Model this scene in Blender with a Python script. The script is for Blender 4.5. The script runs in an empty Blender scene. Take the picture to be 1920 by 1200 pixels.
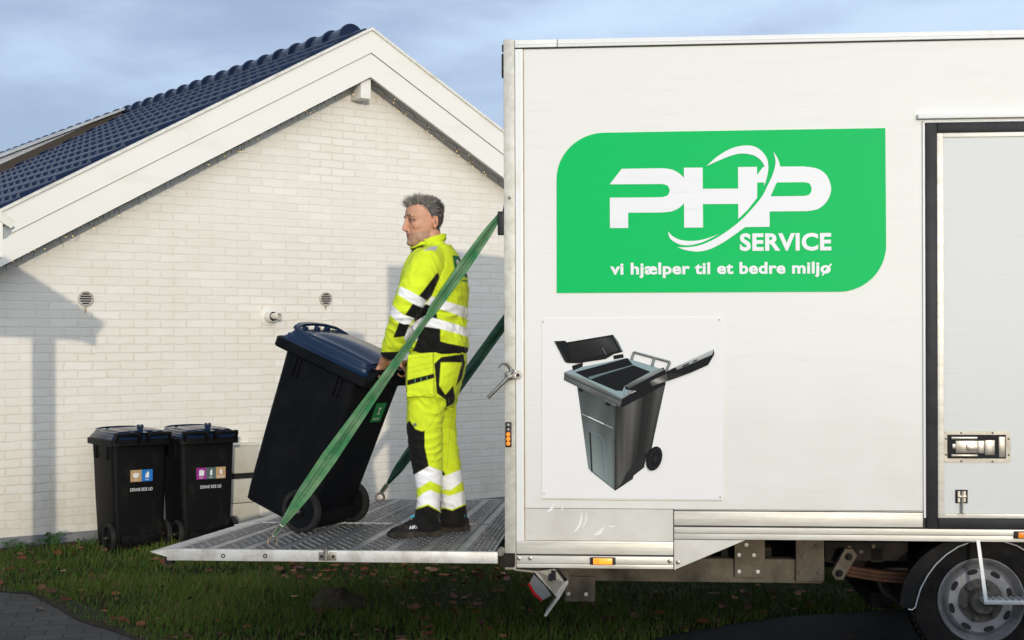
import bpy, bmesh, math, random
import numpy as np
from mathutils import Vector, Matrix, noise
from mathutils.geometry import tessellate_polygon
random.seed(7); rng = np.random.default_rng(7)
SC = bpy.context.scene; COL = SC.collection

# ---------------------------------------------------------------- camera, sky, sun, exposure
FPX, ROLL, CAMH = 2667.0, 0.0029, 1.68
cam_d = bpy.data.cameras.new('camera'); cam = bpy.data.objects.new('camera', cam_d); COL.objects.link(cam)
cam.location = (0, 0, CAMH)
cam.rotation_euler = (math.radians(90), ROLL, 0)
cam_d.sensor_width = 36; cam_d.lens = FPX/1920*36; cam_d.shift_y = 40/1920
cam_d.clip_start = 0.1; cam_d.clip_end = 3000
SC.camera = cam

SUN_D = Vector((-0.174, 1.0, -0.1147)).normalized()       # direction the light travels
SUN_EL = math.asin(-SUN_D.z); SUN_AZ = math.atan2(-SUN_D.x, -SUN_D.y)   # azimuth of the sun, from +Y towards +X
sun_d = bpy.data.lights.new('sun', 'SUN'); sun_d.energy = 2.2; sun_d.angle = math.radians(0.55); sun_d.color = (1.0, 0.89, 0.72)
sun = bpy.data.objects.new('sun', sun_d); COL.objects.link(sun)
sun.rotation_euler = SUN_D.to_track_quat('-Z', 'Y').to_euler(); sun.location = (3, -12, 6)

world = bpy.data.worlds.new('World'); SC.world = world; world.use_nodes = True
nt = world.node_tree; nt.nodes.clear()
def wn(t, **k):
    n = nt.nodes.new(t)
    for a, b in k.items(): setattr(n, a, b)
    return n
sky = wn('ShaderNodeTexSky', sky_type='NISHITA', sun_disc=False, sun_elevation=SUN_EL, sun_rotation=SUN_AZ, altitude=20, air_density=1.0, dust_density=0.6, ozone_density=2.5)
tc = wn('ShaderNodeTexCoord'); mp = wn('ShaderNodeMapping'); mp.inputs['Scale'].default_value = (2.2, 2.2, 7.0); mp.inputs['Rotation'].default_value = (0, 0.18, 0.3)
nz = wn('ShaderNodeTexNoise'); nz.inputs['Scale'].default_value = 1.9; nz.inputs['Detail'].default_value = 5; nz.inputs['Roughness'].default_value = 0.5
rp = wn('ShaderNodeValToRGB'); rp.color_ramp.elements[0].position = 0.36; rp.color_ramp.elements[1].position = 0.70
rp.color_ramp.elements[0].color = (0.02,0.02,0.02,1); rp.color_ramp.elements[1].color = (0.9, 0.9, 0.9, 1)
rp.color_ramp.interpolation = 'EASE'
mix = wn('ShaderNodeMix', data_type='RGBA'); mix.inputs['B'].default_value = (3.9, 5.7, 7.9, 1)
tint = wn('ShaderNodeMix', data_type='RGBA', blend_type='MULTIPLY'); tint.inputs['Factor'].default_value = 1; tint.inputs['B'].default_value = (0.40, 0.57, 0.93, 1)
bg = wn('ShaderNodeBackground'); bg.inputs['Strength'].default_value = 0.12
wo = wn('ShaderNodeOutputWorld')
L = nt.links.new
L(tc.outputs['Generated'], mp.inputs['Vector']); L(mp.outputs['Vector'], nz.inputs['Vector']); L(nz.outputs['Fac'], rp.inputs['Fac'])
sepz = wn('ShaderNodeSeparateXYZ'); L(tc.outputs['Generated'], sepz.inputs[0])
fade = wn('ShaderNodeMapRange'); fade.inputs['From Min'].default_value = 0.25; fade.inputs['From Max'].default_value = 0.6; fade.inputs['To Min'].default_value = 1.0; fade.inputs['To Max'].default_value = 0.25; L(sepz.outputs['Z'], fade.inputs['Value'])
cf = wn('ShaderNodeMath', operation='MULTIPLY'); L(rp.outputs['Color'], cf.inputs[0]); L(fade.outputs['Result'], cf.inputs[1]); L(cf.outputs[0], mix.inputs['Factor']); L(sky.outputs['Color'], tint.inputs['A']); L(tint.outputs['Result'], mix.inputs['A'])
# added glow round the low sun, behind the photographer, to lift the fill
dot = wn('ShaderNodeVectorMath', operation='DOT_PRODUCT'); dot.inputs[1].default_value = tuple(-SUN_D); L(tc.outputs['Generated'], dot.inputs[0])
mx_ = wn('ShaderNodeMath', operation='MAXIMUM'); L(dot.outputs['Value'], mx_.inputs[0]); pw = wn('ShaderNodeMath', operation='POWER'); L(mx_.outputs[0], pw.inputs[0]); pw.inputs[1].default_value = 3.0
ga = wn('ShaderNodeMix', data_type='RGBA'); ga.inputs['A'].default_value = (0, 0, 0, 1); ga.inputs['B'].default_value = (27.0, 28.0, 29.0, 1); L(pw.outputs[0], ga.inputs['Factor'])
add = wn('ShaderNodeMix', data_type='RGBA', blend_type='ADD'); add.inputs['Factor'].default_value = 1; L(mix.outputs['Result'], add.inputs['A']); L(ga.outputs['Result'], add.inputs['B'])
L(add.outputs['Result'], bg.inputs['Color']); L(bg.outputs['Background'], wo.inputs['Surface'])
SC.view_settings.view_transform = 'Standard'; SC.view_settings.look = 'None'; SC.view_settings.exposure = -0.38; SC.view_settings.gamma = 1
SC.cycles.use_denoising = True
world.cycles.sampling_method = 'MANUAL'; world.cycles.sample_map_resolution = 512
try: SC.cycles.denoiser = 'OPENIMAGEDENOISE'
except Exception: pass

# ---------------------------------------------------------------- photo geometry (camera calibration used to measure sizes)
def ray(px, py):
    u, v = px-960, py-640
    return Vector(((u+ROLL*v)/FPX, 1.0, -(v-ROLL*u)/FPX))
CAM = Vector((0, 0, CAMH))
def at(px, py, Y): return CAM + ray(px, py)*Y
def on_plane(px, py, p0, n):
    d = ray(px, py); return CAM + d*((p0-CAM).dot(n)/d.dot(n))
def to_px(P):
    P = P-CAM; u = P.x/P.y*FPX; v = -P.z/P.y*FPX
    return (960+u-ROLL*v, 640+v+ROLL*u)

# ---------------------------------------------------------------- helpers
def tag(o, label=None, cat=None, group=None, kind=None):
    if label: o['label'] = label
    if cat: o['category'] = cat
    if group: o['group'] = group
    if kind: o['kind'] = kind
    return o
WORLD = {}
def empty(name, M, label=None, cat=None, group=None):
    o = bpy.data.objects.new(name, None); COL.objects.link(o); o.matrix_world = M; o.empty_display_size = 0.2
    WORLD[o] = M.copy(); return tag(o, label, cat, group)
def obj(name, me, parent=None):
    o = bpy.data.objects.new(name, me); COL.objects.link(o)
    if parent is not None:
        o.parent = parent; WORLD[o] = WORLD.get(parent, Matrix())
    else: WORLD[o] = Matrix()
    return o

class MB:
    """collects shapes and links them as one mesh object"""
    def __init__(s): s.v = []; s.f = []; s.m = []; s.sm = []
    def add(s, vs, fs, m=0, smooth=False):
        o = len(s.v); s.v += [Vector(p) for p in vs]
        for f in fs: s.f.append([i+o for i in f]); s.m.append(m); s.sm.append(smooth)
    def box(s, a, b, m=0, bev=0.0):
        x0, y0, z0 = [min(a[i], b[i]) for i in range(3)]; x1, y1, z1 = [max(a[i], b[i]) for i in range(3)]
        if bev <= 0:
            s.add([(x0,y0,z0),(x1,y0,z0),(x1,y1,z0),(x0,y1,z0),(x0,y0,z1),(x1,y0,z1),(x1,y1,z1),(x0,y1,z1)],
                  [(0,3,2,1),(4,5,6,7),(0,1,5,4),(1,2,6,5),(2,3,7,6),(3,0,4,7)], m)
        else:
            bm = bmesh.new(); vs = [bm.verts.new(p) for p in [(x0,y0,z0),(x1,y0,z0),(x1,y1,z0),(x0,y1,z0),(x0,y0,z1),(x1,y0,z1),(x1,y1,z1),(x0,y1,z1)]]
            for f in [(0,3,2,1),(4,5,6,7),(0,1,5,4),(1,2,6,5),(2,3,7,6),(3,0,4,7)]: bm.faces.new([vs[i] for i in f])
            bmesh.ops.bevel(bm, geom=bm.edges[:], offset=bev, segments=2, affect='EDGES', profile=0.6)
            bm.verts.index_update(); s.add([v.co.copy() for v in bm.verts], [[v.index for v in f.verts] for f in bm.faces], m); bm.free()
    def prism(s, poly, ext, m=0, cap=True):
        """poly: 3D points of a planar outline, ext: extrusion vector"""
        n = len(poly); P = [Vector(p) for p in poly]; e = Vector(ext); Q = [p+e for p in P]
        s.add(P+Q, [(i, (i+1) % n, n+(i+1) % n, n+i) for i in range(n)], m)
        if cap:
            tri = tessellate_polygon([P])
            s.add(P, [tuple(t) for t in tri], m); s.add(Q, [tuple(reversed(t)) for t in tri], m)
    def flat(s, poly, m=0):
        P = [Vector(p) for p in poly]; s.add(P, [tuple(t) for t in tessellate_polygon([P])], m)
    def tube(s, pts, r, n=8, m=0, cap=True, closed=False):
        pts = [Vector(p) for p in pts]; k = len(pts); rs = r if isinstance(r, (list, tuple)) else [r]*k
        vs = []; prev = None
        for i, p in enumerate(pts):
            if closed: t = pts[(i+1) % k]-pts[i-1]
            else: t = pts[min(i+1, k-1)]-pts[max(i-1, 0)]
            t.normalize()
            if prev is None: a = t.orthogonal().normalized()
            else: a = (prev-t*prev.dot(t)); a = a.normalized() if a.length > 1e-6 else t.orthogonal().normalized()
            prev = a; b = t.cross(a)
            vs += [p+(a*math.cos(2*math.pi*j/n)+b*math.sin(2*math.pi*j/n))*rs[i] for j in range(n)]
        fs = []
        for i in range(k if closed else k-1):
            A = i*n; B = ((i+1) % k)*n
            fs += [(A+j, A+(j+1) % n, B+(j+1) % n, B+j) for j in range(n)]
        s.add(vs, fs, m, True)
        if cap and not closed:
            s.add(vs[:n], [tuple(reversed(range(n)))], m); s.add(vs[-n:], [tuple(range(n))], m)
    def loft(s, rings, m=0, cap=True, smooth=False):
        n = len(rings[0]); vs = [p for r in rings for p in r]; fs = []
        for i in range(len(rings)-1):
            fs += [(i*n+j, i*n+(j+1) % n, (i+1)*n+(j+1) % n, (i+1)*n+j) for j in range(n)]
        s.add(vs, fs, m, smooth)
        if cap:
            s.add(rings[0], [tuple(reversed(range(n)))], m); s.add(rings[-1], [tuple(range(n))], m)
    def lathe(s, prof, c, axis, n=32, m=0, smooth=True, ang=(0, 2*math.pi)):
        """prof: (radius, along-axis) pairs"""
        c = Vector(c); ax = Vector(axis).normalized(); a = ax.orthogonal().normalized(); b = ax.cross(a); full = abs(ang[1]-ang[0]-2*math.pi) < 1e-6
        N = n if full else n+1; vs = []
        for r, h in prof:
            for j in range(N):
                t = ang[0]+(ang[1]-ang[0])*j/n; vs.append(c+ax*h+(a*math.cos(t)+b*math.sin(t))*r)
        fs = []
        for i in range(len(prof)-1):
            for j in range(n): fs.append((i*N+j, i*N+(j+1) % N, (i+1)*N+(j+1) % N, (i+1)*N+j))
        s.add(vs, fs, m, smooth)
    def ball(s, c, r, m=0, n=12, k=8, R=None):
        c = Vector(c); r = r if isinstance(r, (tuple, list)) else (r, r, r); vs = []; R = R or Matrix.Identity(3)
        for i in range(k+1):
            ph = math.pi*i/k
            for j in range(n):
                th = 2*math.pi*j/n
                vs.append(c+R @ Vector((r[0]*math.sin(ph)*math.cos(th), r[1]*math.sin(ph)*math.sin(th), r[2]*math.cos(ph))))
        fs = [(i*n+j, (i+1)*n+j, (i+1)*n+(j+1) % n, i*n+(j+1) % n) for i in range(k) for j in range(n)]
        s.add(vs, fs, m, True)
    def mesh(s, name, mats, M=None):
        me = bpy.data.meshes.new(name); V = s.v if M is None else [M @ p for p in s.v]
        me.from_pydata([tuple(p) for p in V], [], s.f)
        for mt in (mats if isinstance(mats, (list, tuple)) else [mats]): me.materials.append(mt)
        me.polygons.foreach_set('material_index', s.m); me.polygons.foreach_set('use_smooth', s.sm)
        bm = bmesh.new(); bm.from_mesh(me); bmesh.ops.remove_doubles(bm, verts=bm.verts, dist=1e-5)
        bmesh.ops.recalc_face_normals(bm, faces=bm.faces); bm.to_mesh(me); bm.free()
        try: me.set_sharp_from_angle(angle=math.radians(38))
        except Exception: pass
        return me
    def islands(s):
        par = list(range(len(s.v))); key = {}
        def find(i):
            while par[i] != i: par[i] = par[par[i]]; i = par[i]
            return i
        for i, p in enumerate(s.v):
            k = (round(p.x, 5), round(p.y, 5), round(p.z, 5))
            if k in key: par[find(i)] = find(key[k])
            else: key[k] = i
        for f in s.f:
            a = find(f[0])
            for i in f[1:]: par[find(i)] = a
        out = {}
        for n, f in enumerate(s.f): out.setdefault(find(f[0]), []).append(n)
        for fs in out.values():
            b = MB(); mp = {}
            for n in fs:
                for i in s.f[n]:
                    if i not in mp: mp[i] = len(b.v); b.v.append(s.v[i])
                b.f.append([mp[i] for i in s.f[n]]); b.m.append(s.m[n]); b.sm.append(s.sm[n])
            yield b
    def build(s, name, mats, parent=None, world=False, split=False):
        """split: every separate piece becomes an object of its own"""
        M = WORLD[parent].inverted() if (world and parent is not None) else None
        if split:
            r = None
            for b in s.islands(): r = obj(name, b.mesh(name, mats, M), parent)
            return r
        return obj(name, s.mesh(name, mats, M), parent)

def rrect(x0, x1, y0, y1, z, r, k=4):
    pts = []
    for cx, cy, a0 in ((x1-r, y1-r, 0), (x0+r, y1-r, 90), (x0+r, y0+r, 180), (x1-r, y0+r, 270)):
        for i in range(k+1):
            a = math.radians(a0+90*i/k); pts.append(Vector((cx+r*math.cos(a), cy+r*math.sin(a), z)))
    return pts

# ---------------------------------------------------------------- materials
def mat(name, col, rough=0.6, metal=0.0, var=None, vscale=6.0, vamt=1.0, bump=0.0, bscale=60.0, coat=0.0, emit=None, estr=0.0, spec=0.5, vstretch=(1,1,1), vramp=(0.35, 0.68), bdist=0.01):
    m = bpy.data.materials.new(name); m.use_nodes = True; t = m.node_tree; P = t.nodes['Principled BSDF']
    P.inputs['Base Color'].default_value = (*col, 1); P.inputs['Roughness'].default_value = rough; P.inputs['Metallic'].default_value = metal
    P.inputs['Coat Weight'].default_value = coat; P.inputs['Specular IOR Level'].default_value = spec
    if emit: P.inputs['Emission Color'].default_value = (*emit, 1); P.inputs['Emission Strength'].default_value = estr
    tcn = t.nodes.new('ShaderNodeTexCoord')
    if var:
        mpn = t.nodes.new('ShaderNodeMapping'); mpn.inputs['Scale'].default_value = vstretch
        n = t.nodes.new('ShaderNodeTexNoise'); n.inputs['Scale'].default_value = vscale; n.inputs['Detail'].default_value = 7; n.inputs['Roughness'].default_value = 0.62
        r = t.nodes.new('ShaderNodeValToRGB'); r.color_ramp.elements[0].position, r.color_ramp.elements[1].position = vramp
        r.color_ramp.elements[0].color = (*col, 1); r.color_ramp.elements[1].color = (*[c0+(c1-c0)*vamt for c0, c1 in zip(col, var)], 1)
        t.links.new(tcn.outputs['Object'], mpn.inputs['Vector']); t.links.new(mpn.outputs['Vector'], n.inputs['Vector']); t.links.new(n.outputs['Fac'], r.inputs['Fac']); t.links.new(r.outputs['Color'], P.inputs['Base Color'])
    if bump > 0:
        n = t.nodes.new('ShaderNodeTexNoise'); n.inputs['Scale'].default_value = bscale; n.inputs['Detail'].default_value = 4
        b = t.nodes.new('ShaderNodeBump'); b.inputs['Strength'].default_value = bump; b.inputs['Distance'].default_value = bdist
        t.links.new(tcn.outputs['Object'], n.inputs['Vector']); t.links.new(n.outputs['Fac'], b.inputs['Height']); t.links.new(b.outputs['Normal'], P.inputs['Normal'])
    return m

class NT:
    """small node builder"""
    def __init__(s, name):
        s.m = bpy.data.materials.new(name); s.m.use_nodes = True; s.t = s.m.node_tree; s.P = s.t.nodes['Principled BSDF']; s.tc = s.n('ShaderNodeTexCoord')
    def n(s, ty, **k):
        x = s.t.nodes.new(ty)
        for a, b in k.items(): setattr(x, a, b)
        return x
    def l(s, a, b): s.t.links.new(a, b)
    def noise(s, vec, scale, detail=5, rough=0.55, stretch=None):
        if stretch:
            mp = s.n('ShaderNodeMapping'); mp.inputs['Scale'].default_value = stretch; s.l(vec, mp.inputs['Vector']); vec = mp.outputs['Vector']
        x = s.n('ShaderNodeTexNoise'); x.inputs['Scale'].default_value = scale; x.inputs['Detail'].default_value = detail; x.inputs['Roughness'].default_value = rough
        s.l(vec, x.inputs['Vector']); return x.outputs['Fac']
    def ramp(s, fac, p0, p1, c0=(0,0,0,1), c1=(1,1,1,1)):
        r = s.n('ShaderNodeValToRGB'); r.color_ramp.elements[0].position = p0; r.color_ramp.elements[1].position = p1
        r.color_ramp.elements[0].color = c0; r.color_ramp.elements[1].color = c1; s.l(fac, r.inputs['Fac']); return r.outputs['Color']
    def mix(s, fac, a, b, blend='MIX'):
        x = s.n('ShaderNodeMix', data_type='RGBA', blend_type=blend)
        for k, v in (('Factor', fac), ('A', a), ('B', b)):
            if hasattr(v, 'is_linked') or hasattr(v, 'links'): s.l(v, x.inputs[k])
            else: x.inputs[k].default_value = v if not isinstance(v, tuple) else (*v, 1)[:4]
        return x.outputs['Result']
    def math(s, op, a, b=0.0, clamp=False):
        x = s.n('ShaderNodeMath', operation=op, use_clamp=clamp)
        for i, v in enumerate((a, b)):
            if hasattr(v, 'links'): s.l(v, x.inputs[i])
            else: x.inputs[i].default_value = v
        return x.outputs[0]
    def bump(s, h, strength, dist=0.01, normal=None):
        b = s.n('ShaderNodeBump'); b.inputs['Strength'].default_value = strength; b.inputs['Distance'].default_value = dist; s.l(h, b.inputs['Height'])
        if normal is not None: s.l(normal, b.inputs['Normal'])
        return b.outputs['Normal']

def brick_material():
    N = NT('whitewashed_brick'); sep = N.n('ShaderNodeSeparateXYZ'); N.l(N.tc.outputs['Object'], sep.inputs[0])
    wob = N.noise(N.tc.outputs['Object'], 6, 6, 0.62); wz = N.math('MULTIPLY', N.math('SUBTRACT', wob, 0.5), 0.034)
    com = N.n('ShaderNodeCombineXYZ'); N.l(N.math('ADD', sep.outputs['X'], N.math('MULTIPLY', wz, 1.3)), com.inputs['X']); N.l(N.math('ADD', sep.outputs['Z'], wz), com.inputs['Y'])
    B = N.n('ShaderNodeTexBrick'); N.l(com.outputs[0], B.inputs['Vector'])
    B.inputs['Scale'].default_value = 1.0; B.inputs['Brick Width'].default_value = 0.243; B.inputs['Row Height'].default_value = 0.0722
    B.inputs['Mortar Size'].default_value = 0.0085; B.inputs['Mortar Smooth'].default_value = 0.55; B.inputs['Bias'].default_value = 0.0
    B.inputs['Color1'].default_value = (0.0, 0.0, 0.0, 1); B.inputs['Color2'].default_value = (1, 1, 1, 1); B.inputs['Mortar'].default_value = (0.5, 0.5, 0.5, 1)
    obs = N.tc.outputs['Object']
    wash = N.ramp(N.noise(obs, 0.9, 7, 0.68), 0.36, 0.58)            # where the limewash fills the joints
    joint = N.math('MULTIPLY', B.outputs['Fac'], N.math('SUBTRACT', 0.66, N.math('MULTIPLY', wash, 0.58)))
    face = N.mix(N.noise(obs, 3.0, 6, 0.65), (0.72, 0.675, 0.585), (0.80, 0.765, 0.69))
    face = N.mix(N.math('MULTIPLY', N.ramp(B.outputs['Color'], 0.55, 1.0), 0.5), face, (0.82, 0.80, 0.74))
    stain = N.ramp(N.noise(obs, 0.9, 7, 0.7, (1, 1, 0.55)), 0.52, 0.80)
    face = N.mix(N.math('MULTIPLY', stain, 0.32), face, (0.62, 0.53, 0.40))
    low = N.math('SUBTRACT', 1.0, N.math('MULTIPLY', sep.outputs['Z'], 1.15), True)       # splash dirt along the foot of the wall
    dirt = N.math('MULTIPLY', low, N.ramp(N.noise(obs, 4, 6, 0.7, (1, 1, 0.6)), 0.30, 0.75))
    face = N.mix(N.math('MULTIPLY', dirt, 0.75), face, (0.40, 0.375, 0.32))
    col = N.mix(joint, face, (0.63, 0.55, 0.43))
    speck = N.ramp(N.noise(obs, 22, 4, 0.7), 0.62, 0.80); col = N.mix(N.math('MULTIPLY', speck, 0.25), col, (0.52, 0.45, 0.36))
    N.l(col, N.P.inputs['Base Color']); N.P.inputs['Roughness'].default_value = 0.9
    h = N.math('ADD', N.math('MULTIPLY', B.outputs['Fac'], -1.0), N.math('MULTIPLY', N.noise(obs, 26, 5, 0.65), 0.9))
    N.l(N.bump(h, 0.40, 0.008), N.P.inputs['Normal']); return N.m

def panel_material(name, col, dirtcol=(0.50, 0.48, 0.42), weave=True, dirt_amt=0.5, rough=0.42, streakcol=(0.60, 0.59, 0.55), spec=0.22):
    """white glass-fibre truck panel: woven texture, faint streaks, road dirt towards the bottom"""
    N = NT(name); obs = N.tc.outputs['Object']; sep = N.n('ShaderNodeSeparateXYZ'); N.l(obs, sep.inputs[0])
    streak = N.ramp(N.noise(obs, 1.6, 8, 0.7, (1.2, 1, 14)), 0.50, 0.78)
    c = N.mix(N.math('MULTIPLY', streak, 0.30), (*col,), streakcol)
    low = N.math('SUBTRACT', 1.0, N.math('MULTIPLY', N.math('SUBTRACT', sep.outputs['Z'], 0.55), 0.9), True)
    blot = N.ramp(N.noise(obs, 2.2, 7, 0.62), 0.28, 0.80)
    c = N.mix(N.math('MULTIPLY', N.math('MULTIPLY', low, blot), dirt_amt), c, dirtcol)
    scr = N.ramp(N.noise(obs, 3.0, 3, 0.5, (1.0, 1, 40)), 0.665, 0.70); c = N.mix(N.math('MULTIPLY', scr, 0.22 if spec > .1 else 0.0), c, (0.40, 0.36, 0.30))
    N.l(c, N.P.inputs['Base Color']); N.P.inputs['Roughness'].default_value = rough; N.P.inputs['Specular IOR Level'].default_value = spec
    if weave:
        w = N.n('ShaderNodeTexWave', wave_type='BANDS', bands_direction='DIAGONAL'); w.inputs['Scale'].default_value = 42; w.inputs['Distortion'].default_value = 1.2; w.inputs['Detail'].default_value = 2; N.l(obs, w.inputs['Vector'])
        hh = N.math('ADD', N.math('MULTIPLY', w.outputs['Fac'], 0.6), N.noise(obs, 40, 3, 0.6, (0.6, 1, 2.0)))
        N.l(N.bump(hh, 0.06, 0.004), N.P.inputs['Normal'])
    return N.m

M = {}
M['brick'] = brick_material()
M['plinth'] = mat('grey_plinth_paint', (0.15, 0.16, 0.17), 0.85, var=(0.22, 0.22, 0.22), vscale=5, bump=0.3, bscale=40)
M['fascia'] = mat('white_painted_wood', (0.80, 0.775, 0.71), 0.55, spec=0.25, var=(0.70, 0.66, 0.57), vscale=3.5, vstretch=(0.25, 1, 1), vramp=(0.55, 0.85), bump=0.08, bscale=25)
M['cap'] = mat('weathered_white_trim', (0.74, 0.72, 0.64), 0.6, var=(0.50, 0.47, 0.38), vscale=9, vramp=(0.5, 0.75))
M['soffit'] = mat('soffit_boards', (0.30, 0.30, 0.31), 0.8)
M['tile'] = mat('sky_tinted_black_tile', (0.003, 0.010, 0.036), 0.22, spec=0.26, var=(0.005, 0.015, 0.048), vscale=14)  # black glaze with the sky's blue reflection mixed into its colour
M['zinc'] = mat('pale_zinc', (0.50, 0.52, 0.54), 0.45, 0.3, var=(0.35,0.36,0.36), vscale=5)
M['brown'] = mat('brown_flashing', (0.045, 0.034, 0.024), 0.8)
M['gutter'] = mat('grey_gutter', (0.30, 0.32, 0.31), 0.4, 0.4, var=(0.5,0.5,0.46), vscale=20)
M['cream'] = mat('cream_metal', (0.60, 0.57, 0.48), 0.55, var=(0.50, 0.46, 0.37), vscale=4, bump=0.05, bscale=30)
M['vent'] = mat('vent_plastic', (0.46, 0.43, 0.38), 0.6)
M['white_plastic'] = mat('white_plastic', (0.74, 0.72, 0.66), 0.45)
M['hole'] = mat('dark_opening', (0.012, 0.012, 0.012), 0.9)
M['rust'] = mat('rust_stain', (0.42, 0.25, 0.12), 0.9, var=(0.62, 0.5, 0.36), vscale=30)
M['panel'] = panel_material('white_truck_panel', (0.715, 0.71, 0.665), dirt_amt=0.75)
M['panel_low'] = panel_material('dirty_truck_panel', (0.67, 0.65, 0.595), (0.36, 0.335, 0.275), False, 0.95)
M['doorpanel'] = panel_material('door_panel', (0.60, 0.61, 0.595), (0.52, 0.52, 0.48), True, 0.4)
M['whitetrim'] = mat('white_enamel_trim', (0.76, 0.76, 0.74), 0.4, spec=0.3, var=(0.66, 0.60, 0.50), vscale=7, vramp=(0.62, 0.8), vstretch=(1, 1, 0.5))
M['alurail'] = mat('anodised_rail', (0.62, 0.60, 0.54), 0.42, 0.25, var=(0.46, 0.43, 0.36), vscale=5, vstretch=(0.6, 1, 5), vramp=(0.4, 0.75), bump=0.05)
M['groove'] = mat('dark_groove', (0.03, 0.028, 0.025), 0.8)
M['galv'] = mat('galvanised_steel', (0.50, 0.495, 0.44), 0.5, 0.25, var=(0.36, 0.34, 0.28), vscale=16, vramp=(0.4, 0.72), bump=0.1, bscale=50)
M['rustline'] = mat('rusty_sealant', (0.33, 0.22, 0.13), 0.85, var=(0.52, 0.44, 0.34), vscale=12, vstretch=(1,1,0.6))
M['chrome'] = mat('worn_steel', (0.34, 0.325, 0.295), 0.36, 0.8, var=(0.18, 0.165, 0.145), vscale=18)
M['steelplate'] = mat('stainless_plate', (0.31, 0.295, 0.26), 0.42, 0.6, var=(0.20, 0.185, 0.16), vscale=14)
M['rubber'] = mat('black_rubber', (0.016, 0.017, 0.020), 0.45, spec=0.15, var=(0.03, 0.03, 0.033), vscale=9)
M['tyre'] = mat('tyre_rubber', (0.008, 0.008, 0.0085), 0.85, spec=0.08, var=(0.020, 0.017, 0.015), vscale=14, bump=0.2, bscale=90)
M['rim'] = mat('silver_wheel_paint', (0.30, 0.30, 0.31), 0.38, 0.5, var=(0.17, 0.17, 0.17), vscale=12)
M['hub'] = mat('rusty_hub', (0.055, 0.048, 0.042), 0.8, 0.2, var=(0.13, 0.12, 0.10), vscale=60, bump=0.4, bscale=120)
M['chassis'] = mat('dusty_chassis', (0.135, 0.112, 0.083), 0.85, 0.0, spec=0.15, var=(0.07, 0.056, 0.04), vscale=9, bump=0.15, bscale=70)
M['chassis_dark'] = mat('dark_underbody', (0.014, 0.013, 0.012), 0.9, spec=0.1, var=(0.034,0.028,0.022), vscale=8)
M['spring'] = mat('rusty_spring', (0.085, 0.042, 0.025), 0.9, spec=0.1, var=(0.045,0.024,0.017), vscale=18)
M['mudguard'] = mat('mudguard_plastic', (0.008, 0.008, 0.0085), 0.6, spec=0.06, var=(0.018,0.017,0.016), vscale=7)
M['amber_on'] = mat('lit_amber_lens', (0.9, 0.38, 0.04), 0.3, emit=(1.0, 0.30, 0.02), estr=1.0)
M['amber_hot'] = mat('amber_led', (0.45, 0.10, 0.01), 0.3, emit=(1.0, 0.24, 0.015), estr=1.7)
M['amber'] = mat('amber_lens', (0.85, 0.26, 0.025), 0.25, coat=0.5)
M['redlens'] = mat('red_lens', (0.28, 0.006, 0.01), 0.2, coat=0.6)
M['greenfilm'] = panel_material('green_vinyl', (0.003, 0.47, 0.11), (0.008, 0.40, 0.10), True, 0.2, 0.40, (0.02, 0.36, 0.12), 0.06)
M['whitefilm'] = panel_material('white_vinyl', (0.74, 0.74, 0.75), (0.68, 0.67, 0.65), True, 0.2, 0.40)
M['poster'] = mat('poster_board', (0.74, 0.73, 0.715), 0.5, spec=0.15, var=(0.72, 0.71, 0.69), vscale=5, vstretch=(0.5, 1, 6), vramp=(0.5, 0.85), bump=0.06, bscale=45)
M['alu_deck'] = mat('aluminium_deck', (0.42, 0.425, 0.43), 0.42, 0.55, var=(0.24, 0.235, 0.225), vscale=7, vramp=(0.35, 0.7), bump=0.1, bscale=60)
M['alu_dark'] = mat('worn_deck_strip', (0.24, 0.245, 0.25), 0.5, 0.5, var=(0.14,0.135,0.13), vscale=9)
M['alu_side'] = mat('aluminium_side_rail', (0.58, 0.575, 0.55), 0.45, 0.3, var=(0.30, 0.275, 0.235), vscale=11, vramp=(0.42, 0.78), bump=0.06, bscale=60)
M['lash'] = mat('green_webbing', (0.040, 0.185, 0.07), 0.8, spec=0.15, var=(0.19, 0.29, 0.16), vscale=10, vramp=(0.35, 0.72), bump=0.25, bscale=200)
M['lash_shaded'] = mat('shade_dark_green_webbing', (0.022, 0.085, 0.05), 0.8, var=(0.045,0.11,0.06), vscale=9, bump=0.25, bscale=200)  # green webbing darkened for the shade on the far strap
M['stitch'] = mat('dark_stitching', (0.012, 0.06, 0.03), 0.8)
M['ringsteel'] = mat('brown_steel_ring', (0.12, 0.095, 0.07), 0.5, 0.5, var=(0.20, 0.17, 0.14), vscale=40)
M['bin'] = mat('black_bin_plastic', (0.0045, 0.005, 0.0065), 0.5, spec=0.09, var=(0.011, 0.011, 0.012), vscale=5, vramp=(0.45, 0.8), bump=0.12, bscale=140, bdist=0.003)
M['bin_dusty'] = mat('dusty_black_bin_plastic', (0.006, 0.006, 0.0062), 0.5, spec=0.10, var=(0.032, 0.030, 0.027), vscale=7, vramp=(0.55, 0.85), vstretch=(1,1,0.5), bump=0.12, bscale=140, bdist=0.003)
M['lid'] = mat('sky_tinted_bin_lid', (0.005, 0.016, 0.045), 0.20, spec=0.42, var=(0.007, 0.021, 0.055), vscale=5)  # blue of the reflected sky put into the black lid's base colour
M['binwheel'] = mat('bin_wheel_rubber', (0.012, 0.012, 0.013), 0.6, spec=0.15, var=(0.03, 0.028, 0.024), vscale=16, bump=0.2, bscale=80)
for nme, c in (('tan', (0.48, 0.31, 0.15)), ('blue', (0.01, 0.17, 0.52)), ('purple', (0.30, 0.02, 0.24)), ('slate', (0.07, 0.12, 0.12)), ('green', (0.01, 0.21, 0.055)), ('white', (0.75, 0.75, 0.75))):
    M['st_'+nme] = mat('sticker_'+nme, c, 0.45)
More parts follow.
